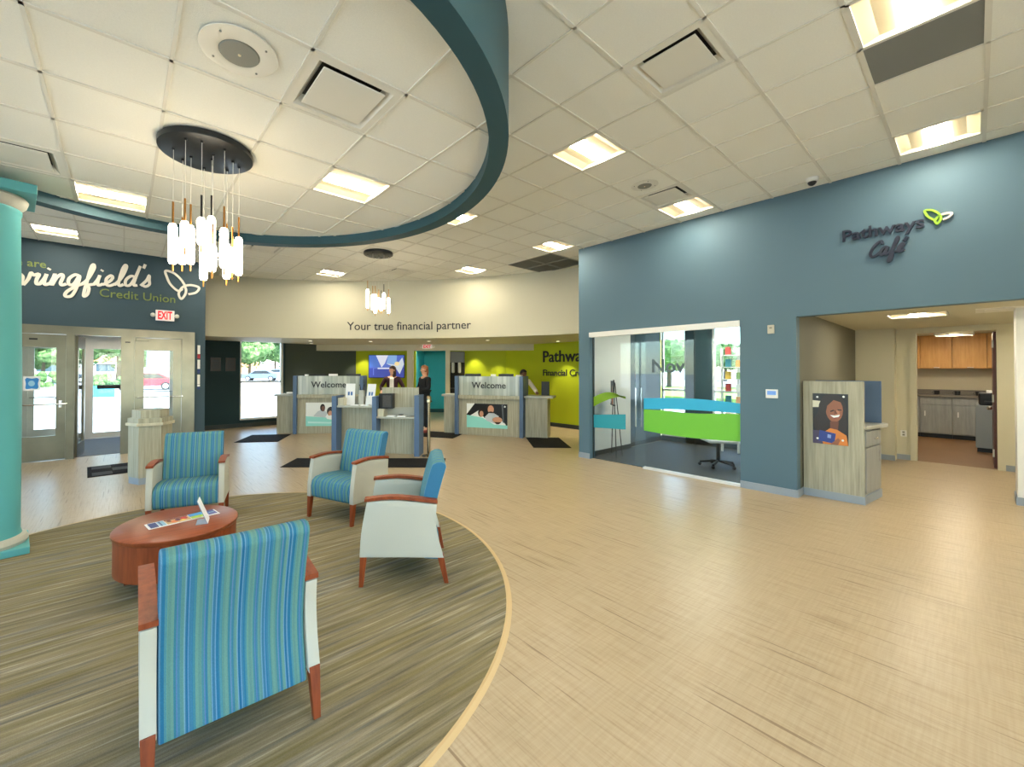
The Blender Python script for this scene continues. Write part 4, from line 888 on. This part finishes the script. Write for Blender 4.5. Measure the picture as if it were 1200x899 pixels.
leaf('door_3', 0, .68, .09, .25, 2.12, YE+.10, 'open glass door swung into the vestibule', None, hinge=-.70, ang=math.radians(84))
B('label_plate', M_black, bpy.data.objects['trim_3'], (.03, .11, Y0-.006, Y0, 2.24, 2.265))
# sticker and height strip
t = thing('door_notice', 'white notice with a blue badge taped on the left glass door', 'notice'); 
poster('sheet', [([(.12, .16), (.2, .1), (.5, .14), (.8, .1), (.9, .2), (.86, .5), (.92, .8), (.8, .9), (.5, .84), (.2, .9), (.1, .8), (.15, .5)], PC('badge_blue', 40, 130, 200)), (('e', .48, .5, .2, .2), PC('badge_pale', 150, 200, 225))], t, frame_matrix((-1.40, YE+.02, 1.31), (1, 0, 0), (0, -1, 0)), .22, .26, M_paper)
t = thing('height_strip', 'narrow red white and blue height strip beside the entrance doors', 'height strip', (1.30, YE, 0))
for z0, z1, k in ((1.27, 1.33, 'navy'), (1.33, 1.38, 'white'), (1.38, 1.60, 'white'), (1.62, 1.72, 'navy'), (1.72, 1.93, 'white'), (1.95, 2.05, 'red'), (2.05, 2.25, 'white')): B('band', M_tape[k], t, (-.025, .025, -.004, 0, z0, z1-.008))
# outer vestibule facade
struct(B('trim_4', M_alu, None, (-3.0, 1.34, YD, YD+.1, 2.28, 2.62), (1.06, 1.34, YD, YD+.1, 0, 2.28), (.18, .34, YD, YD+.1, 0, 2.28), (-.78, -.64, YD, YD+.1, 0, 2.28), (-1.85, -1.70, YD, YD+.1, 0, 2.28), (-3.0, -2.85, YD, YD+.1, 0, 2.28)), 'pale aluminium frame of the outer entrance doors')
d1 = leaf('door_4', -1.70, -.78, .10, .30, 2.2, YD+.05, 'outer aluminium glass door seen through the left inner door', 1.05, M_alu)
d2 = leaf('door_5', -.64, .18, .07, .14, 2.22, YD+.05, 'outer aluminium glass door in the middle', None, M_alu); B('push_bar', M_black, d2, (-.50, .16, -.10, -.02, 1.22, 1.32), bevel=.01)
d3 = leaf('door_6', .34, 1.06, .08, .25, 2.2, YD+.05, 'outer aluminium glass door seen through the right inner door', 1.13, M_alu)
for x0, x1, Yp in ((-2.85, -1.85, YE+.03), (-2.85, -1.85, YD+.05)):
    o = B('window_11', M_alu, None, (x0, x1, Yp-.02, Yp+.02, 0, .3), (x0, x1, Yp-.02, Yp+.02, 2.3, 2.36)); struct(o, 'fixed glass sidelight beside the doors'); B('pane', M_glass, o, (x0, x1, Yp-.003, Yp+.003, .3, 2.3))

# ================================================================== SIGNS
GL = {'r': ([[(0, 0), (.22, .5), (.32, 1.08), (.48, .88), (.78, .98), (.70, .5), (.74, .12), (.98, .1)]], .92),
 'i': ([[(0, .08), (.22, .6), (.3, 1), (.24, .4), (.32, .04), (.62, .18)], [(.36, 1.4), (.42, 1.52)]], .58),
 'n': ([[(0, .05), (.16, .7), (.2, 1.02), (.14, .0), (.34, .7), (.6, 1), (.72, .8), (.64, .2), (.76, .02), (1.0, .14)]], .95),
 'g': ([[(.78, .88), (.48, 1), (.16, .62), (.2, .12), (.5, .12), (.78, .9), (.72, -.2), (.5, -.95), (.12, -.98), (.16, -.6), (.6, -.12), (1.02, .14)]], .98),
 'f': ([[(0, .1), (.34, .6), (.62, 1.6), (.56, 2.0), (.42, 1.7), (.32, .4), (.26, -.6), (.3, -1.0), (.5, -.8), (.52, -.2), (.36, .02), (.8, .14)]], .78),
 'e': ([[(0, .1), (.42, .42), (.6, .8), (.45, 1), (.2, .68), (.24, .16), (.5, .02), (.85, .22)]], .8),
 'l': ([[(0, .1), (.4, .8), (.62, 1.8), (.52, 2.05), (.36, 1.6), (.26, .4), (.36, .02), (.62, .16)]], .58),
 'd': ([[(.78, .88), (.46, 1), (.15, .6), (.2, .1), (.5, .12), (.78, .9), (1.0, 2.02)], [(1.0, 2.02), (.8, .8), (.76, .12), (1.02, .1)]], 1.0),
 "'": ([[(.34, 2.2), (.26, 1.8)]], .26), 's': ([[(0, .05), (.36, .6), (.5, 1.1), (.56, .62), (.62, .2), (.36, -.02), (.08, .16)]], .7),
 'S': ([[(1.1, 1.6), (.8, 2.0), (.42, 1.7), (.6, 1.1), (.82, .5), (.5, 0), (.05, .1), (-.1, .4)]], 1.1), 'p': ([[(0, .1), (.3, 1), (.2, 0), (.02, -1)], [(.22, .6), (.5, 1), (.8, .7), (.7, .1), (.36, .1), (.9, .1)]], .9),
 'C': ([[(1.15, 1.45), (1.0, 1.85), (.65, 1.8), (.22, 1.2), (.15, .4), (.45, 0), (.85, .12), (1.2, .5)]], 1.1), 'a': ([[(.72, .88), (.42, 1), (.14, .6), (.2, .08), (.5, .15), (.76, .95), (.66, .3), (.76, .03), (1.0, .15)]], .95),
 'é': ([[(0, .1), (.42, .42), (.6, .8), (.45, 1), (.2, .68), (.24, .16), (.5, .02), (.85, .22)], [(.5, 1.3), (.8, 1.72)]], .8)}
def script_word(word, m, parent, M, xh, sx, wd, depth, shear=.22):
    x = 0
    for ci, chh in enumerate(word):
        st, adv = GL[chh]; mb = MB()
        for pi_, p in enumerate(st): ribbon(mb, [((x+(a+b*shear))*xh*sx, b*xh) for a, b in p], wd, depth*(1+.35*(ci % 2)+.12*pi_), M)
        mb.build('letter', m, parent); x += adv
def emblem(m1, m2, parent, f, M, wd, depth):
    """three-leaf butterfly mark; f maps sketch coordinates to the sign plane"""
    for nm, pts, mm in (('leaf', [(1010, 318), (985, 333), (945, 300), (925, 258), (918, 222), (962, 230), (1000, 262), (1022, 295)], m1), ('leaf', [(1022, 298), (1060, 290), (1102, 300), (1085, 332), (1042, 348)], m2), ('loop', [(1022, 298), (1002, 318), (989, 352), (1003, 380), (1024, 352), (1029, 322), (1020, 300)], m1)):
        mb = MB(); ribbon(mb, [f(*p) for p in pts], wd, depth, M, n=8); mb.build(nm, mm, parent)
M_sw = mat('sign_white', s(236, 230, 216), .5); M_sg = mat('sign_olive', s(128, 144, 76), .5); M_nav = mat('sign_navy', s(28, 36, 56), .4); M_lime = mat('sign_lime', s(150, 200, 50), .5)
t = thing('wall_sign', 'white script and olive lettering sign over the entrance doors', 'sign')
ME = frame_matrix((0, YE, 0), (1, 0, 0), (0, -1, 0)); R_ = Matrix.Rotation(math.radians(6.6), 4, 'Z')
script_word("Springfield's", M_sw, t, ME @ Matrix.Translation((-1.41-2.0*.205*1.11*1.0, 3.17, 0)) @ R_, .205, 1.11, .05, .02)
lettering('lettering', 'We are', M_sg, t, ME @ Matrix.Translation((-1.72, 3.575, 0)), width=.60, depth=.015, bold=.01); lettering('lettering', 'Credit Union', M_sg, t, ME @ Matrix.Translation((-.37, 3.135, 0)), width=1.23, depth=.015)
emblem(M_sw, M_sw, t, lambda x, y: (.686+(x-918)*.00329, 3.80-(y-222)*.00358), ME, .045, .02)
t = thing('wall_sign', 'dark raised cafe sign with lime and white leaf mark on the blue wall', 'sign')
MC = frame_matrix((DX, 0, 0), (0, -1, 0), (-1, 0, 0))
lettering('lettering', 'Pathways', M_nav, t, MC @ Matrix.Translation((-1.03, 3.295, 0)), width=.685, depth=.03, bold=.018)
script_word('Café', M_nav, t, MC @ Matrix.Translation((-.80, 3.045, 0)) @ Matrix.Rotation(math.radians(3), 4, 'Z'), .088, .92, .026, .03, .3)
emblem(M_lime, M_sw, t, lambda x, y: (-.34+(x-918)*.00105, 3.475-(y-222)*.00108), MC, .02, .03)
t = thing('wall_sign', 'thin black slogan lettering on the curved cream header', 'sign')
A0 = 53.25
def bend(v): a = math.radians(A0)-v.x/RW; r = RW-.0005-v.z; return Vector((CC[0]+r*math.cos(a), CC[1]+r*math.sin(a), 2.775+v.y))
lettering('lettering', 'Your true financial partner', M_ink, t, None, width=RW*math.radians(19.35), depth=.012, bend=bend)
t = thing('wall_sign', 'black two-line lettering on the lime green wall', 'sign'); MG = frame_matrix((GX, 0, 0), (0, -1, 0), (-1, 0, 0))
lettering('lettering', 'Pathways', M_ink, t, MG @ Matrix.Translation((-8.52, 1.97, 0)), width=1.80, depth=.02, bold=.012); lettering('lettering', 'Financial Credit Union', M_ink, t, MG @ Matrix.Translation((-8.52, 1.545, 0)), width=2.45, depth=.02, bold=.012)

# ================================================================== GLASS OFFICE
of = struct(B('trim_5', M_alu, None, (6.93, 7.02, 2.155, 4.67, 2.33, 2.42), (6.96, 7.04, 2.155, 3.62, 0, .035)), 'white head rail and floor rail of the glass office front')
wo = struct(B('window_12', M_based, None, (7.05, 7.08, 4.655, 4.67, 0, 2.33), (7.0, 7.03, 2.155, 2.165, 0, 2.33)), 'glass front of the office')
for y0, y1, x in ((3.62, 4.655, 7.06), (2.80, 3.78, 7.0), (2.165, 2.795, 7.0)): B('pane', M_oglass, wo, (x, x+.01, y0, y1, .035 if y1 < 4 else .01, 2.33))
for yy, x in ((3.745, 6.955), (3.69, 7.045)):
    hd = MB().tube([(x, yy, .71), (x, yy, 1.39)], .013, 10).build('pull_handle', M_chrome, wo, smooth=40)
    for z in (.85, 1.25): MB().tube([(x, yy, z), (7.0, yy, z)], .008, 8).build('standoff', M_chrome, hd)
M_dblue = mat('decal_blue', s(40, 170, 215), .4); M_dgreen = mat('decal_green', s(110, 190, 50), .4); M_dg2 = mat('decal_olive', s(120, 160, 20), .4); M_dt = mat('decal_turquoise', s(40, 150, 165), .4)
def decal(pts, m, x, name='decal'):
    mb = MB(); mb.add([(x, y, z) for y, z in pts], [tuple(range(len(pts)))]); mb.build(name, m, wo)
ys = [3.62-1.455*k/12 for k in range(13)]
decal([(y, 1.211+.036*math.sin(PI*(3.62-y)/1.455)) for y in ys]+[(y, 1.025+.04*(3.62-y)/1.455+.02*math.sin(PI*(3.62-y)/1.455)) for y in ys[::-1]], M_dblue, 6.997)
decal([(y, 1.02+.03*(3.62-y)/1.455-.022*math.sin(PI*min(1, max(0, (3.2-y)/.8)))) for y in ys]+[(y, .655-.03*math.sin(PI*(3.62-y)/1.455)) for y in ys[::-1]], M_dgreen, 6.9965)
yl = [4.65-.66*k/8 for k in range(9)]
decal([(y, 1.15+.14*math.sin(PI*(4.65-y+.05)/.76)) for y in yl]+[(y, 1.0+.22*math.sin(PI*.5*(4.65-y)/.66)) for y in yl[::-1]], M_dg2, 7.057); decal([(y, .84+.06*(4.65-y)/.66) for y in yl]+[(y, .595+.03*(4.65-y)/.66) for y in yl[::-1]], M_dt, 7.057)
t = thing('wall_sign', 'grey letters on the sliding glass office door', 'sign'); lettering('lettering', 'Nov', mat('grey_letters', s(84, 100, 108), .5), t, frame_matrix((6.9995, 3.475, 1.665), (0, -1, 0), (-1, 0, 0)), width=.54, depth=.002, bold=.02)
# office contents
t = thing('easel', 'thin black display easel by the white office wall', 'easel', (7.55, 4.52, .008), math.radians(-140)); [MB().tube([a, b], .009, 6).build('leg', M_black, t) for a, b in (((-.28, 0, 0), (-.02, .0, 1.5)), ((.28, 0, 0), (.02, 0, 1.5)), ((0, .16, 0), (0, .02, 1.45)))]; B('ledge', M_black, t, (-.2, .2, -.04, .0, 1.0, 1.02))
poster_t = thing('easel_board', 'small dark picture board standing on the office easel', 'picture', (0, 0, 0)); Mx = Matrix.Translation((7.55, 4.52, 1.03)) @ Matrix.Rotation(math.radians(-140), 4, 'Z') @ Matrix.Translation((-.17, -.03, 0)) @ Matrix(((1,0,0,0),(0,0,-1,0),(0,1,0,0),(0,0,0,1)))
poster('board', [(('e', .62, .6, .16, .2), tsk), ([(.4, 0), (.9, 0), (.85, .4), (.5, .42)], PC('orange', 230, 130, 70)), ([(.05, .1), (.35, .1), (.35, .5), (.05, .5)], tg)], poster_t, Mx, .34, .46, tk)
t = thing('office_chair', 'white swivel chair on a dark base inside the glass office', 'chair', (8.1, 2.85, .008), math.radians(40)); M_wp = mat('white_shell', s(232, 232, 230), .35)
B('seat', M_wp, t, (-.23, .23, -.22, .22, .44, .49), bevel=.02); B('backrest', M_wp, t, (-.22, .22, -.25, -.21, .55, .95), bevel=.015); MB().tube([(0, 0, .1), (0, 0, .44)], .03, 10).build('post', M_black, t); MB().tube([(0, -.2, .46), (0, -.25, .6)], .02, 8).build('back_stem', M_black, t)
for k in range(5):
    a = 2*PI*k/5; l_ = MB().tube([(0, 0, .11), (.28*math.cos(a), .28*math.sin(a), .07)], .018, 8).build('base_leg', M_black, t); MB().ball((.28*math.cos(a), .28*math.sin(a), .032), .03, 10).build('caster', M_black, l_)
t = thing('display_rack', 'white display rack of small colourful items by the office windows', 'rack', (9.75, 2.75, .008), math.radians(90))
for x in (-.55, -.2, .3, .6): B('upright', M_alu, t, (x-.02, x+.02, -.02, .02, 0, 2.15))
for k in range(6): B('shelf', M_alu, t, (-.55, .6, -.10, .10, .75+k*.25, .765+k*.25))
cols = [s(235, 160, 60), s(60, 140, 160), s(235, 235, 230), s(180, 60, 60), s(120, 170, 80), s(240, 200, 90)]
for k in range(6):
    for j in range(6):
        m_ = mat('packet_%d' % ((k*2+j) % 6), cols[(k*2+j) % 6], .5); o = B('packet', m_, None, (-.05, .05, -.03, .03, 0, .12+.02*(j % 3)), bevel=.008); o.location = (9.75, 2.75-.47+j*.19, .773+k*.25); o.rotation_euler = (0, 0, PI/2); tag(o, 'small packet standing on the white office display rack', 'packet', 'packets on the display rack')

# ================================================================== CAFE ALCOVE
t = thing('cafe_counter', 'oak fronted cafe counter with blue end panel and cabinet', 'counter', (0, 0, 0))
B('front_panel', M_wood, t, (7.23, 7.29, .885, 1.487, .10, 1.55)); MB().prism([(7.225, 1.485), (7.225, .875), (7.29, .875), (7.90, .80), (7.97, .80), (7.97, 1.485)], 0, .10).build('plinth', M_base, t)
B('end_panel', M_finb, t, (7.93, 7.97, .80, 1.487, .985, 1.55)); MB().prism([(7.29, 1.487), (7.29, .90), (7.93, .822), (7.97, .822), (7.97, 1.487)], .10, .94).build('body', M_greyl, t)
MB().prism([(7.29, 1.48), (7.29, .865), (7.60, .80), (7.85, .735), (7.98, .74), (8.06, .83), (8.06, 1.48)], .94, .985).build('counter_top', M_counter, t, bevel=.008)
FC = frame_matrix((7.30, .897, 0), (.64, -.078, 0), (-.078, -.64, 0))
for z0, z1, nm in ((.72, .91, 'drawer'), (.13, .70, 'door')):
    mb = MB(); mb.M = FC; mb.box(.02, .61, z0, z1, .002, .02); d = mb.build(nm, M_greyl, t, bevel=.003); mb = MB(); mb.M = FC
    mb.tube([(.47, .50, .045), (.47, .64, .045)] if nm == 'door' else [(.25, .81, .045), (.38, .81, .045)], .008, 8); mb.build('handle', M_chrome, d)
t = thing('poster', 'portrait poster of a smiling person holding a blue card', 'poster'); fc = PC('face_brown', 150, 92, 64); fs_ = PC('face_shade', 112, 64, 44)
poster('sheet', [([(.0, .72), (.55, .74), (.55, .84), (0, .86)], PC('pale_strip', 225, 220, 196)), (('e', .56, .66, .40, .36), hb), (('e', .5, .42, .48, .30), hb), (('e', .62, .68, .24, .235), fc), ([(.30, .95), (.5, .97), (.9, .93), (.8, .84), (.6, .88), (.42, .76), (.36, .55), (.28, .6)], hb), (('e', .70, .62, .07, .06), PC('cheek', 186, 122, 90)), ([(.5, .46), (.74, .46), (.72, .3), (.5, .3)], fs_), ([(.5, .66), (.6, .69), (.62, .67), (.52, .64)], hb), ([(.70, .70), (.82, .70), (.82, .68), (.72, .68)], hb), ([(.62, .68), (.66, .68), (.71, .61), (.62, .60)], fs_), ([(.50, .58), (.60, .53), (.74, .55), (.78, .60), (.64, .575)], tw), ([(.48, .59), (.50, .57), (.62, .51), (.76, .54), (.8, .61), (.74, .55), (.60, .53)], PC('lips', 150, 60, 56)), ([(.25, .0), (.3, .22), (.5, .32), (.7, .3), (.95, .2), (1, 0)], PC('orange_shirt', 214, 128, 50)), ([(0, .0), (0, .26), (.2, .26), (.3, .0)], PC('mauve', 70, 60, 90)), ([(.16, .06), (.62, .02), (.66, .22), (.2, .27)], PC('card_blue', 36, 60, 140)), ([(.42, .13), (.52, .12), (.53, .19), (.43, .2)], PC('card_pale', 140, 160, 215)), ([(.5, .0), (.72, .14), (.78, .1), (.72, .0)], fc), (('e', .85, .1, .035, .02), tw), (('e', .14, .1, .035, .02), tw), (('e', .14, .93, .035, .02), tw), (('e', .88, .95, .035, .02), tw)],
       t, frame_matrix((7.2295, 1.385, .72), (0, -1, 0), (-1, 0, 0)), .355, .665, tk)
t = thing('thermostat', 'white wall keypad with blue display on the blue wall', 'keypad', (DX, 1.77, 1.31)); B('housing', M_alu, t, (-.025, 0, -.07, .07, 0, .12), bevel=.006); B('display', mat('keypad_display', s(90, 130, 190), .3, emit=.3), t, (-.028, -.025, -.05, .05, .045, .10))
t = thing('wall_sensor', 'small white sensor box high on the blue wall', 'sensor', (DX, 1.775, 2.2)); B('housing', M_vinyl, t, (-.03, 0, -.038, .038, 0, .12), bevel=.006); B('eye', M_grille, t, (-.033, -.03, -.015, .015, .07, .09))
t = thing('outlet', 'white wall outlet low on the cream alcove wall', 'outlet', (11.6, .87, .44)); B('plate', M_alu, t, (-.01, 0, -.04, .04, 0, .12), bevel=.003); [B('socket', M_grille, t, (-.013, -.01, -.016, .016, z, z+.03)) for z in (.02, .07)]
# kitchenette
d = struct(B('door_7', mat('brown_door', s(96, 44, 28), .4), None, (11.76, 12.62, -.245, -.20, .01, 2.38)), 'brown kitchenette door standing open'); [B('hinge', M_alu, d, (11.745, 11.80, -.205, -.185, z, z+.13)) for z in (.2, 1.15, 2.1)]; MB().ball((12.54, -.165, 1.0), .035, 12).build('knob', M_chrome, d)
for k in range(4):
    y1 = 1.46-k*.55; t = thing('wall_cabinet', 'maple wall cabinet in the kitchenette', 'cabinet', (16.22, y1, 1.76), 0, 'maple wall cabinets'); B('body', M_maple, t, (.02, .38, -.545, 0, 0, .86))
    dd = B('door', M_maple, t, (0, .02, -.54, -.005, .01, .85), bevel=.004); B('handle', M_alu, dd, (-.02, 0, -.34, -.24, .02, .035))
for k in range(4):
    y1 = 1.46-k*.55; t = thing('base_cabinet', 'grey base cabinet under the kitchenette worktop', 'cabinet', (16.02, y1, 0), 0, 'grey base cabinets'); B('body', M_greyl, t, (.02, .56, -.545, 0, .11, 1.05)); B('toe_kick', M_black, t, (.06, .56, -.545, 0, .002, .11))
    B('drawer', M_greyl, t, (0, .02, -.54, -.005, .86, 1.03), bevel=.004); dd = B('door', M_greyl, t, (0, .02, -.54, -.005, .13, .84), bevel=.004); B('handle', M_alu, dd, (-.02, 0, -.1, -.08, .55, .68))
o = B('worktop', mat('worktop', s(112, 104, 92), .4), None, (15.98, 16.59, -.74, 1.48, 1.05, 1.10), (16.55, 16.59, -.74, 1.48, 1.10, 1.22)); tag(o, 'brown kitchenette worktop over the base cabinets', 'worktop')
for y, lb in ((.62, 'small dark mug left one on the kitchenette worktop'), (.28, 'small dark mug middle one on the kitchenette worktop'), (-.05, 'small dark mug right one on the kitchenette worktop')):
    t = thing('mug', lb, 'mug', (16.15, y, 1.10), 0, 'mugs on the worktop'); MB().lathe([(.045, 0), (.05, .1), (.044, .1), (.04, .02)], 16).build('cup', M_black, t, smooth=40); MB().tube([(0, .05, .02), (0, .085, .05), (0, .05, .085)], .008, 6).build('handle', M_black, t)
t = thing('printer_cabinet', 'grey metal cabinet just inside the kitchenette door', 'cabinet', (13.9, -.62, .002)); B('body', mat('cabinet_metal', s(136, 142, 142), .5), t, (0, .6, 0, .62, .09, .98), bevel=.005); B('toe_kick', M_black, t, (.03, .57, .02, .60, 0, .09)); B('door_line', M_grille, t, (-.004, 0, .305, .312, .12, .96))
t = thing('printer', 'black printer on the grey kitchenette cabinet', 'printer', (13.95, -.58, .982)); B('body', M_black, t, (0, .45, 0, .54, 0, .26), bevel=.03); B('tray', M_scr, t, (-.06, .02, .08, .46, .06, .09))
o = B('paper_stack', M_paper, None, (14.02, 14.32, -.5, -.15, 1.242, 1.29), bevel=0); tag(o, 'white papers lying on the black printer', 'papers')

# ================================================================== PEOPLE
def skin(name, V, E, m, parent, lvl=2):
    """continuous limb surface grown from joints: V = [(pos, rx, ry)], E = edges"""
    me = bpy.data.meshes.new(name); me.from_pydata([v[0] for v in V], E, []); o = bpy.data.objects.new(name, me); COL.objects.link(o)
    md = o.modifiers.new('skin', 'SKIN'); md.use_smooth_shade = True
    for i, v in enumerate(V): sv = me.skin_vertices[0].data[i]; sv.radius = (v[1], v[2] if len(v) > 2 else v[1]); sv.use_root = (i == 0)
    sb = o.modifiers.new('sub', 'SUBSURF'); sb.levels = lvl; sb.render_levels = lvl
    bpy.context.view_layer.update(); me2 = bpy.data.meshes.new_from_object(o.evaluated_get(bpy.context.evaluated_depsgraph_get()))
    bpy.data.objects.remove(o); me2.name = name; me2.materials.clear(); me2.materials.append(m); me2.polygons.foreach_set('use_smooth', [True]*len(me2.polygons))
    q_ = bpy.data.objects.new(name, me2); COL.objects.link(q_); q_.parent = parent; return q_
def head(parent, c, r, yaw_, m_hair, style, m_skin=M_skin):
    """face features and hair on a head centred at c, looking along local -y turned by yaw_"""
    M = Matrix.Translation(c) @ Matrix.Rotation(yaw_, 4, 'Z')
    mb = MB(); mb.M = M; mb.ball((0, -r*.84, -r*.12), r*.15, 8, (.8, 1, 1.5)); mb.build('nose', m_skin, parent, smooth=60)
    for sg in (-1, 1):
        mb = MB(); mb.M = M; mb.ball((sg*r*.33, -r*.76, r*.08), r*.10, 8, (1.3, .6, .7)); mb.build('eye', M_ink, parent, smooth=60)
        mb = MB(); mb.M = M; mb.ball((sg*r*.80, r*.05, -r*.02), r*.2, 8, (.4, .8, 1.2)); mb.build('ear', m_skin, parent, smooth=60)
    mb = MB(); mb.M = M; mb.ball((0, -r*.74, -r*.5), r*.16, 8, (1.5, .5, .4)); mb.build('mouth', mat('lips_tone', s(170, 90, 84), .5), parent, smooth=60)
    mb = MB(); mb.M = M; mb.ball((0, r*.14, r*.22), r*.98, 16, (.92, 1.0, 1.0))
    if style == 'long': mb.ball((0, r*.45, -r*.7), r*.95, 14, (.95, .6, 1.9)); mb.ball((-r*.55, r*.1, -r*.9), r*.45, 12, (.6, .8, 2.4)); mb.ball((r*.55, r*.1, -r*.9), r*.45, 12, (.6, .8, 2.4))
    if style == 'pony': mb.ball((0, r*.85, r*.55), r*.36, 12); mb.ball((0, r*1.0, -r*.5), r*.42, 12, (.8, .6, 2.6))
    # clear the face: push hair in front of the eyes back
    inv = M.inverted()
    for k, v in enumerate(mb.v):
        l_ = inv @ v
        if l_.y < -r*.2 and l_.z < r*.52: mb.v[k] = M @ Vector((l_.x*.8, max(l_.y, -r*.2)*.3, l_.z))
    mb.build('hair', m_hair, parent, smooth=60)
def hand(V, E, wrist, w_i, d, side, r=.011):
    """palm and five fingers appended to a skin skeleton; d = hand direction"""
    d = Vector(d).normalized(); sdir = Vector(side).normalized(); palm = Vector(wrist)+d*.07
    V.append((tuple(palm), .034, .016)); pi_ = len(V)-1; E.append((w_i, pi_))
    for k, (o_, ln) in enumerate(((-.028, .065), (-.009, .078), (.010, .072), (.028, .055))):
        a = palm+sdir*o_+d*.02; V.append((tuple(a), .010)); E.append((pi_, len(V)-1)); b = a+d*ln*.6; V.append((tuple(b), .009)); E.append((len(V)-2, len(V)-1)); c = b+(d+Vector((0, 0, -.5))).normalized()*ln*.5; V.append((tuple(c), .007)); E.append((len(V)-2, len(V)-1))
    a = Vector(wrist)+d*.025+sdir*-.04; V.append((tuple(a), .011)); E.append((w_i, len(V)-1)); V.append((tuple(a+d*.05+sdir*-.02), .009)); E.append((len(V)-2, len(V)-1))
def person(label, loc, rz_, k, arms, lean, hair, style, top, bottom, shoes, head_yaw, inner=None, m_skin=M_skin):
    """k scales a 1.70 m figure; lean bends the trunk forward at the hips (toward -y)"""
    t = thing('person', label, 'person', loc, rz_); t.scale = (k, k, k)
    L = math.radians(lean); hip = Vector((0, 0, .90))
    def up_(v): v = Vector(v)-hip; return tuple(hip+Vector((v.x, v.y*math.cos(L)-v.z*math.sin(L), v.y*math.sin(L)+v.z*math.cos(L))))
    nk, hd = up_((0, .01, 1.42)), up_((0, -.02, 1.585)); shl, shr = up_((-.175, .01, 1.36)), up_((.175, .01, 1.36))
    V = [(tuple(hip), .135, .105), (up_((0, -.01, 1.06)), .115, .09), (up_((0, 0, 1.24)), .14, .10), (up_((0, .01, 1.37)), .11, .075), (nk, .05, .052), (up_((0, -.01, 1.50)), .058, .07), (hd, .078, .098), (up_((0, 0, 1.665)), .055, .06)]
    E = [(0, 1), (1, 2), (2, 3), (3, 4), (4, 5), (5, 6), (6, 7)]
    for sg in (-1, 1):
        i = len(V); V += [((sg*.095, 0, .84), .09, .09), ((sg*.10, -.01, .48), .058, .06), ((sg*.10, .01, .09), .04, .042), ((sg*.105, -.10, .035), .04, .028)]; E += [(0, i), (i, i+1), (i+1, i+2), (i+2, i+3)]
    AR = []
    for sg, sh, (el, wr) in ((-1, shl, arms[0]), (1, shr, arms[1])):
        i = len(V); V += [(sh, .055, .052), (tuple(el), .040, .040), (tuple(wr), .026, .026)]; E += [(3, i), (i, i+1), (i+1, i+2)]
        d = (Vector(wr)-Vector(el)).normalized(); sd = d.cross(Vector((0, 0, 1)) if abs(d.z) < .8 else Vector((0, 1, 0))); hand(V, E, wr, i+2, d, sd*sg); AR.append((sh, el, wr))
    skin('body', V, E, m_skin, t)
    # clothing: slightly larger skins over the same joints
    V2 = [(v[0], v[1]*1.14+.012, v[2]*1.14+.012) for v in V[:4]]; V2[0] = (tuple(hip+Vector((0, 0, .02))), .165, .13); V2 += [((0, .005, .80), .16, .13), (up_((0, .012, 1.425)), .075, .072)]; E2 = [(0, 1), (1, 2), (2, 3), (0, 4), (3, 5)]
    for sh, el, wr in AR:
        i = len(V2); w2 = Vector(wr)+(Vector(el)-Vector(wr))*.06; V2 += [(sh, .070, .066), (tuple(el), .053, .053), (tuple(w2), .038, .038)]; E2 += [(3, i), (i, i+1), (i+1, i+2)]
    skin('jacket' if inner else 'top', V2, E2, top, t)
    V3 = [((0, 0, .90), .15, .12), ((0, 0, .99), .13, .105)]; E3 = [(0, 1)]
    for sg in (-1, 1): i = len(V3); V3 += [((sg*.095, 0, .82), .102, .102), ((sg*.10, -.01, .48), .075, .078), ((sg*.10, .01, .11), .055, .06)]; E3 += [(0, i), (i, i+1), (i+1, i+2)]
    skin('trousers', V3, E3, bottom, t)
    for sg in (-1, 1): mb = MB(); mb.box(sg*.103-.045, sg*.103+.045, -.17, .06, 0, .075); mb.build('shoe', shoes, t, bevel=.02)
    if inner:
        mb = MB(); mb.hexa([(-.06, -.137, .88), (.06, -.137, .88), (.06, -.10, .88), (-.06, -.10, .88)], [(-.05, -.128, 1.36), (.05, -.128, 1.36), (.05, -.06, 1.40), (-.05, -.06, 1.40)]); mb.build('shirt', inner, t, bevel=.01)
    head(t, hd, .105, head_yaw, hair, style, m_skin)
    return t
M_shoe = mat('print_flats', s(170, 80, 70), .6)
face = math.atan2(0, 1)
def facing(fx, fy): return math.atan2(fx, -fy)      # local -y looks along (fx, fy)
person('woman in a maroon jacket with long dark hair standing behind the desk', (6.05, 10.65, 0), facing(-.6, -.8), 1.075,
       [((-.30, .0, 1.13), (-.24, -.22, 1.02)), ((.30, .02, 1.13), (.25, -.22, 1.02))], 0, M_hairb, 'long', M_maroon, M_blk, M_blk, math.radians(-45), M_wht)
person('woman in black with a ponytail standing arms folded on a black mat', (6.40, 9.50, .01), facing(-.95, .1), 1.075,
       [((-.27, -.02, 1.12), (.02, -.20, 1.12)), ((.27, -.02, 1.10), (-.02, -.22, 1.07))], 0, M_hairr, 'pony', M_blk, M_blk, M_shoe, math.radians(0))
person('dark-haired person in a white shirt bending over the right teller counter', (8.72, 8.12, 0), facing(-.5, -.86), 1.06,
       [((-.27, -.42, 1.08), (-.22, -.62, 1.04)), ((.29, -.42, 1.08), (.24, -.62, 1.04))], 25, M_hairk, 'short', M_wht, M_blk, M_blk, math.radians(15), None, mat('skin_deep', s(120, 82, 62), .5))
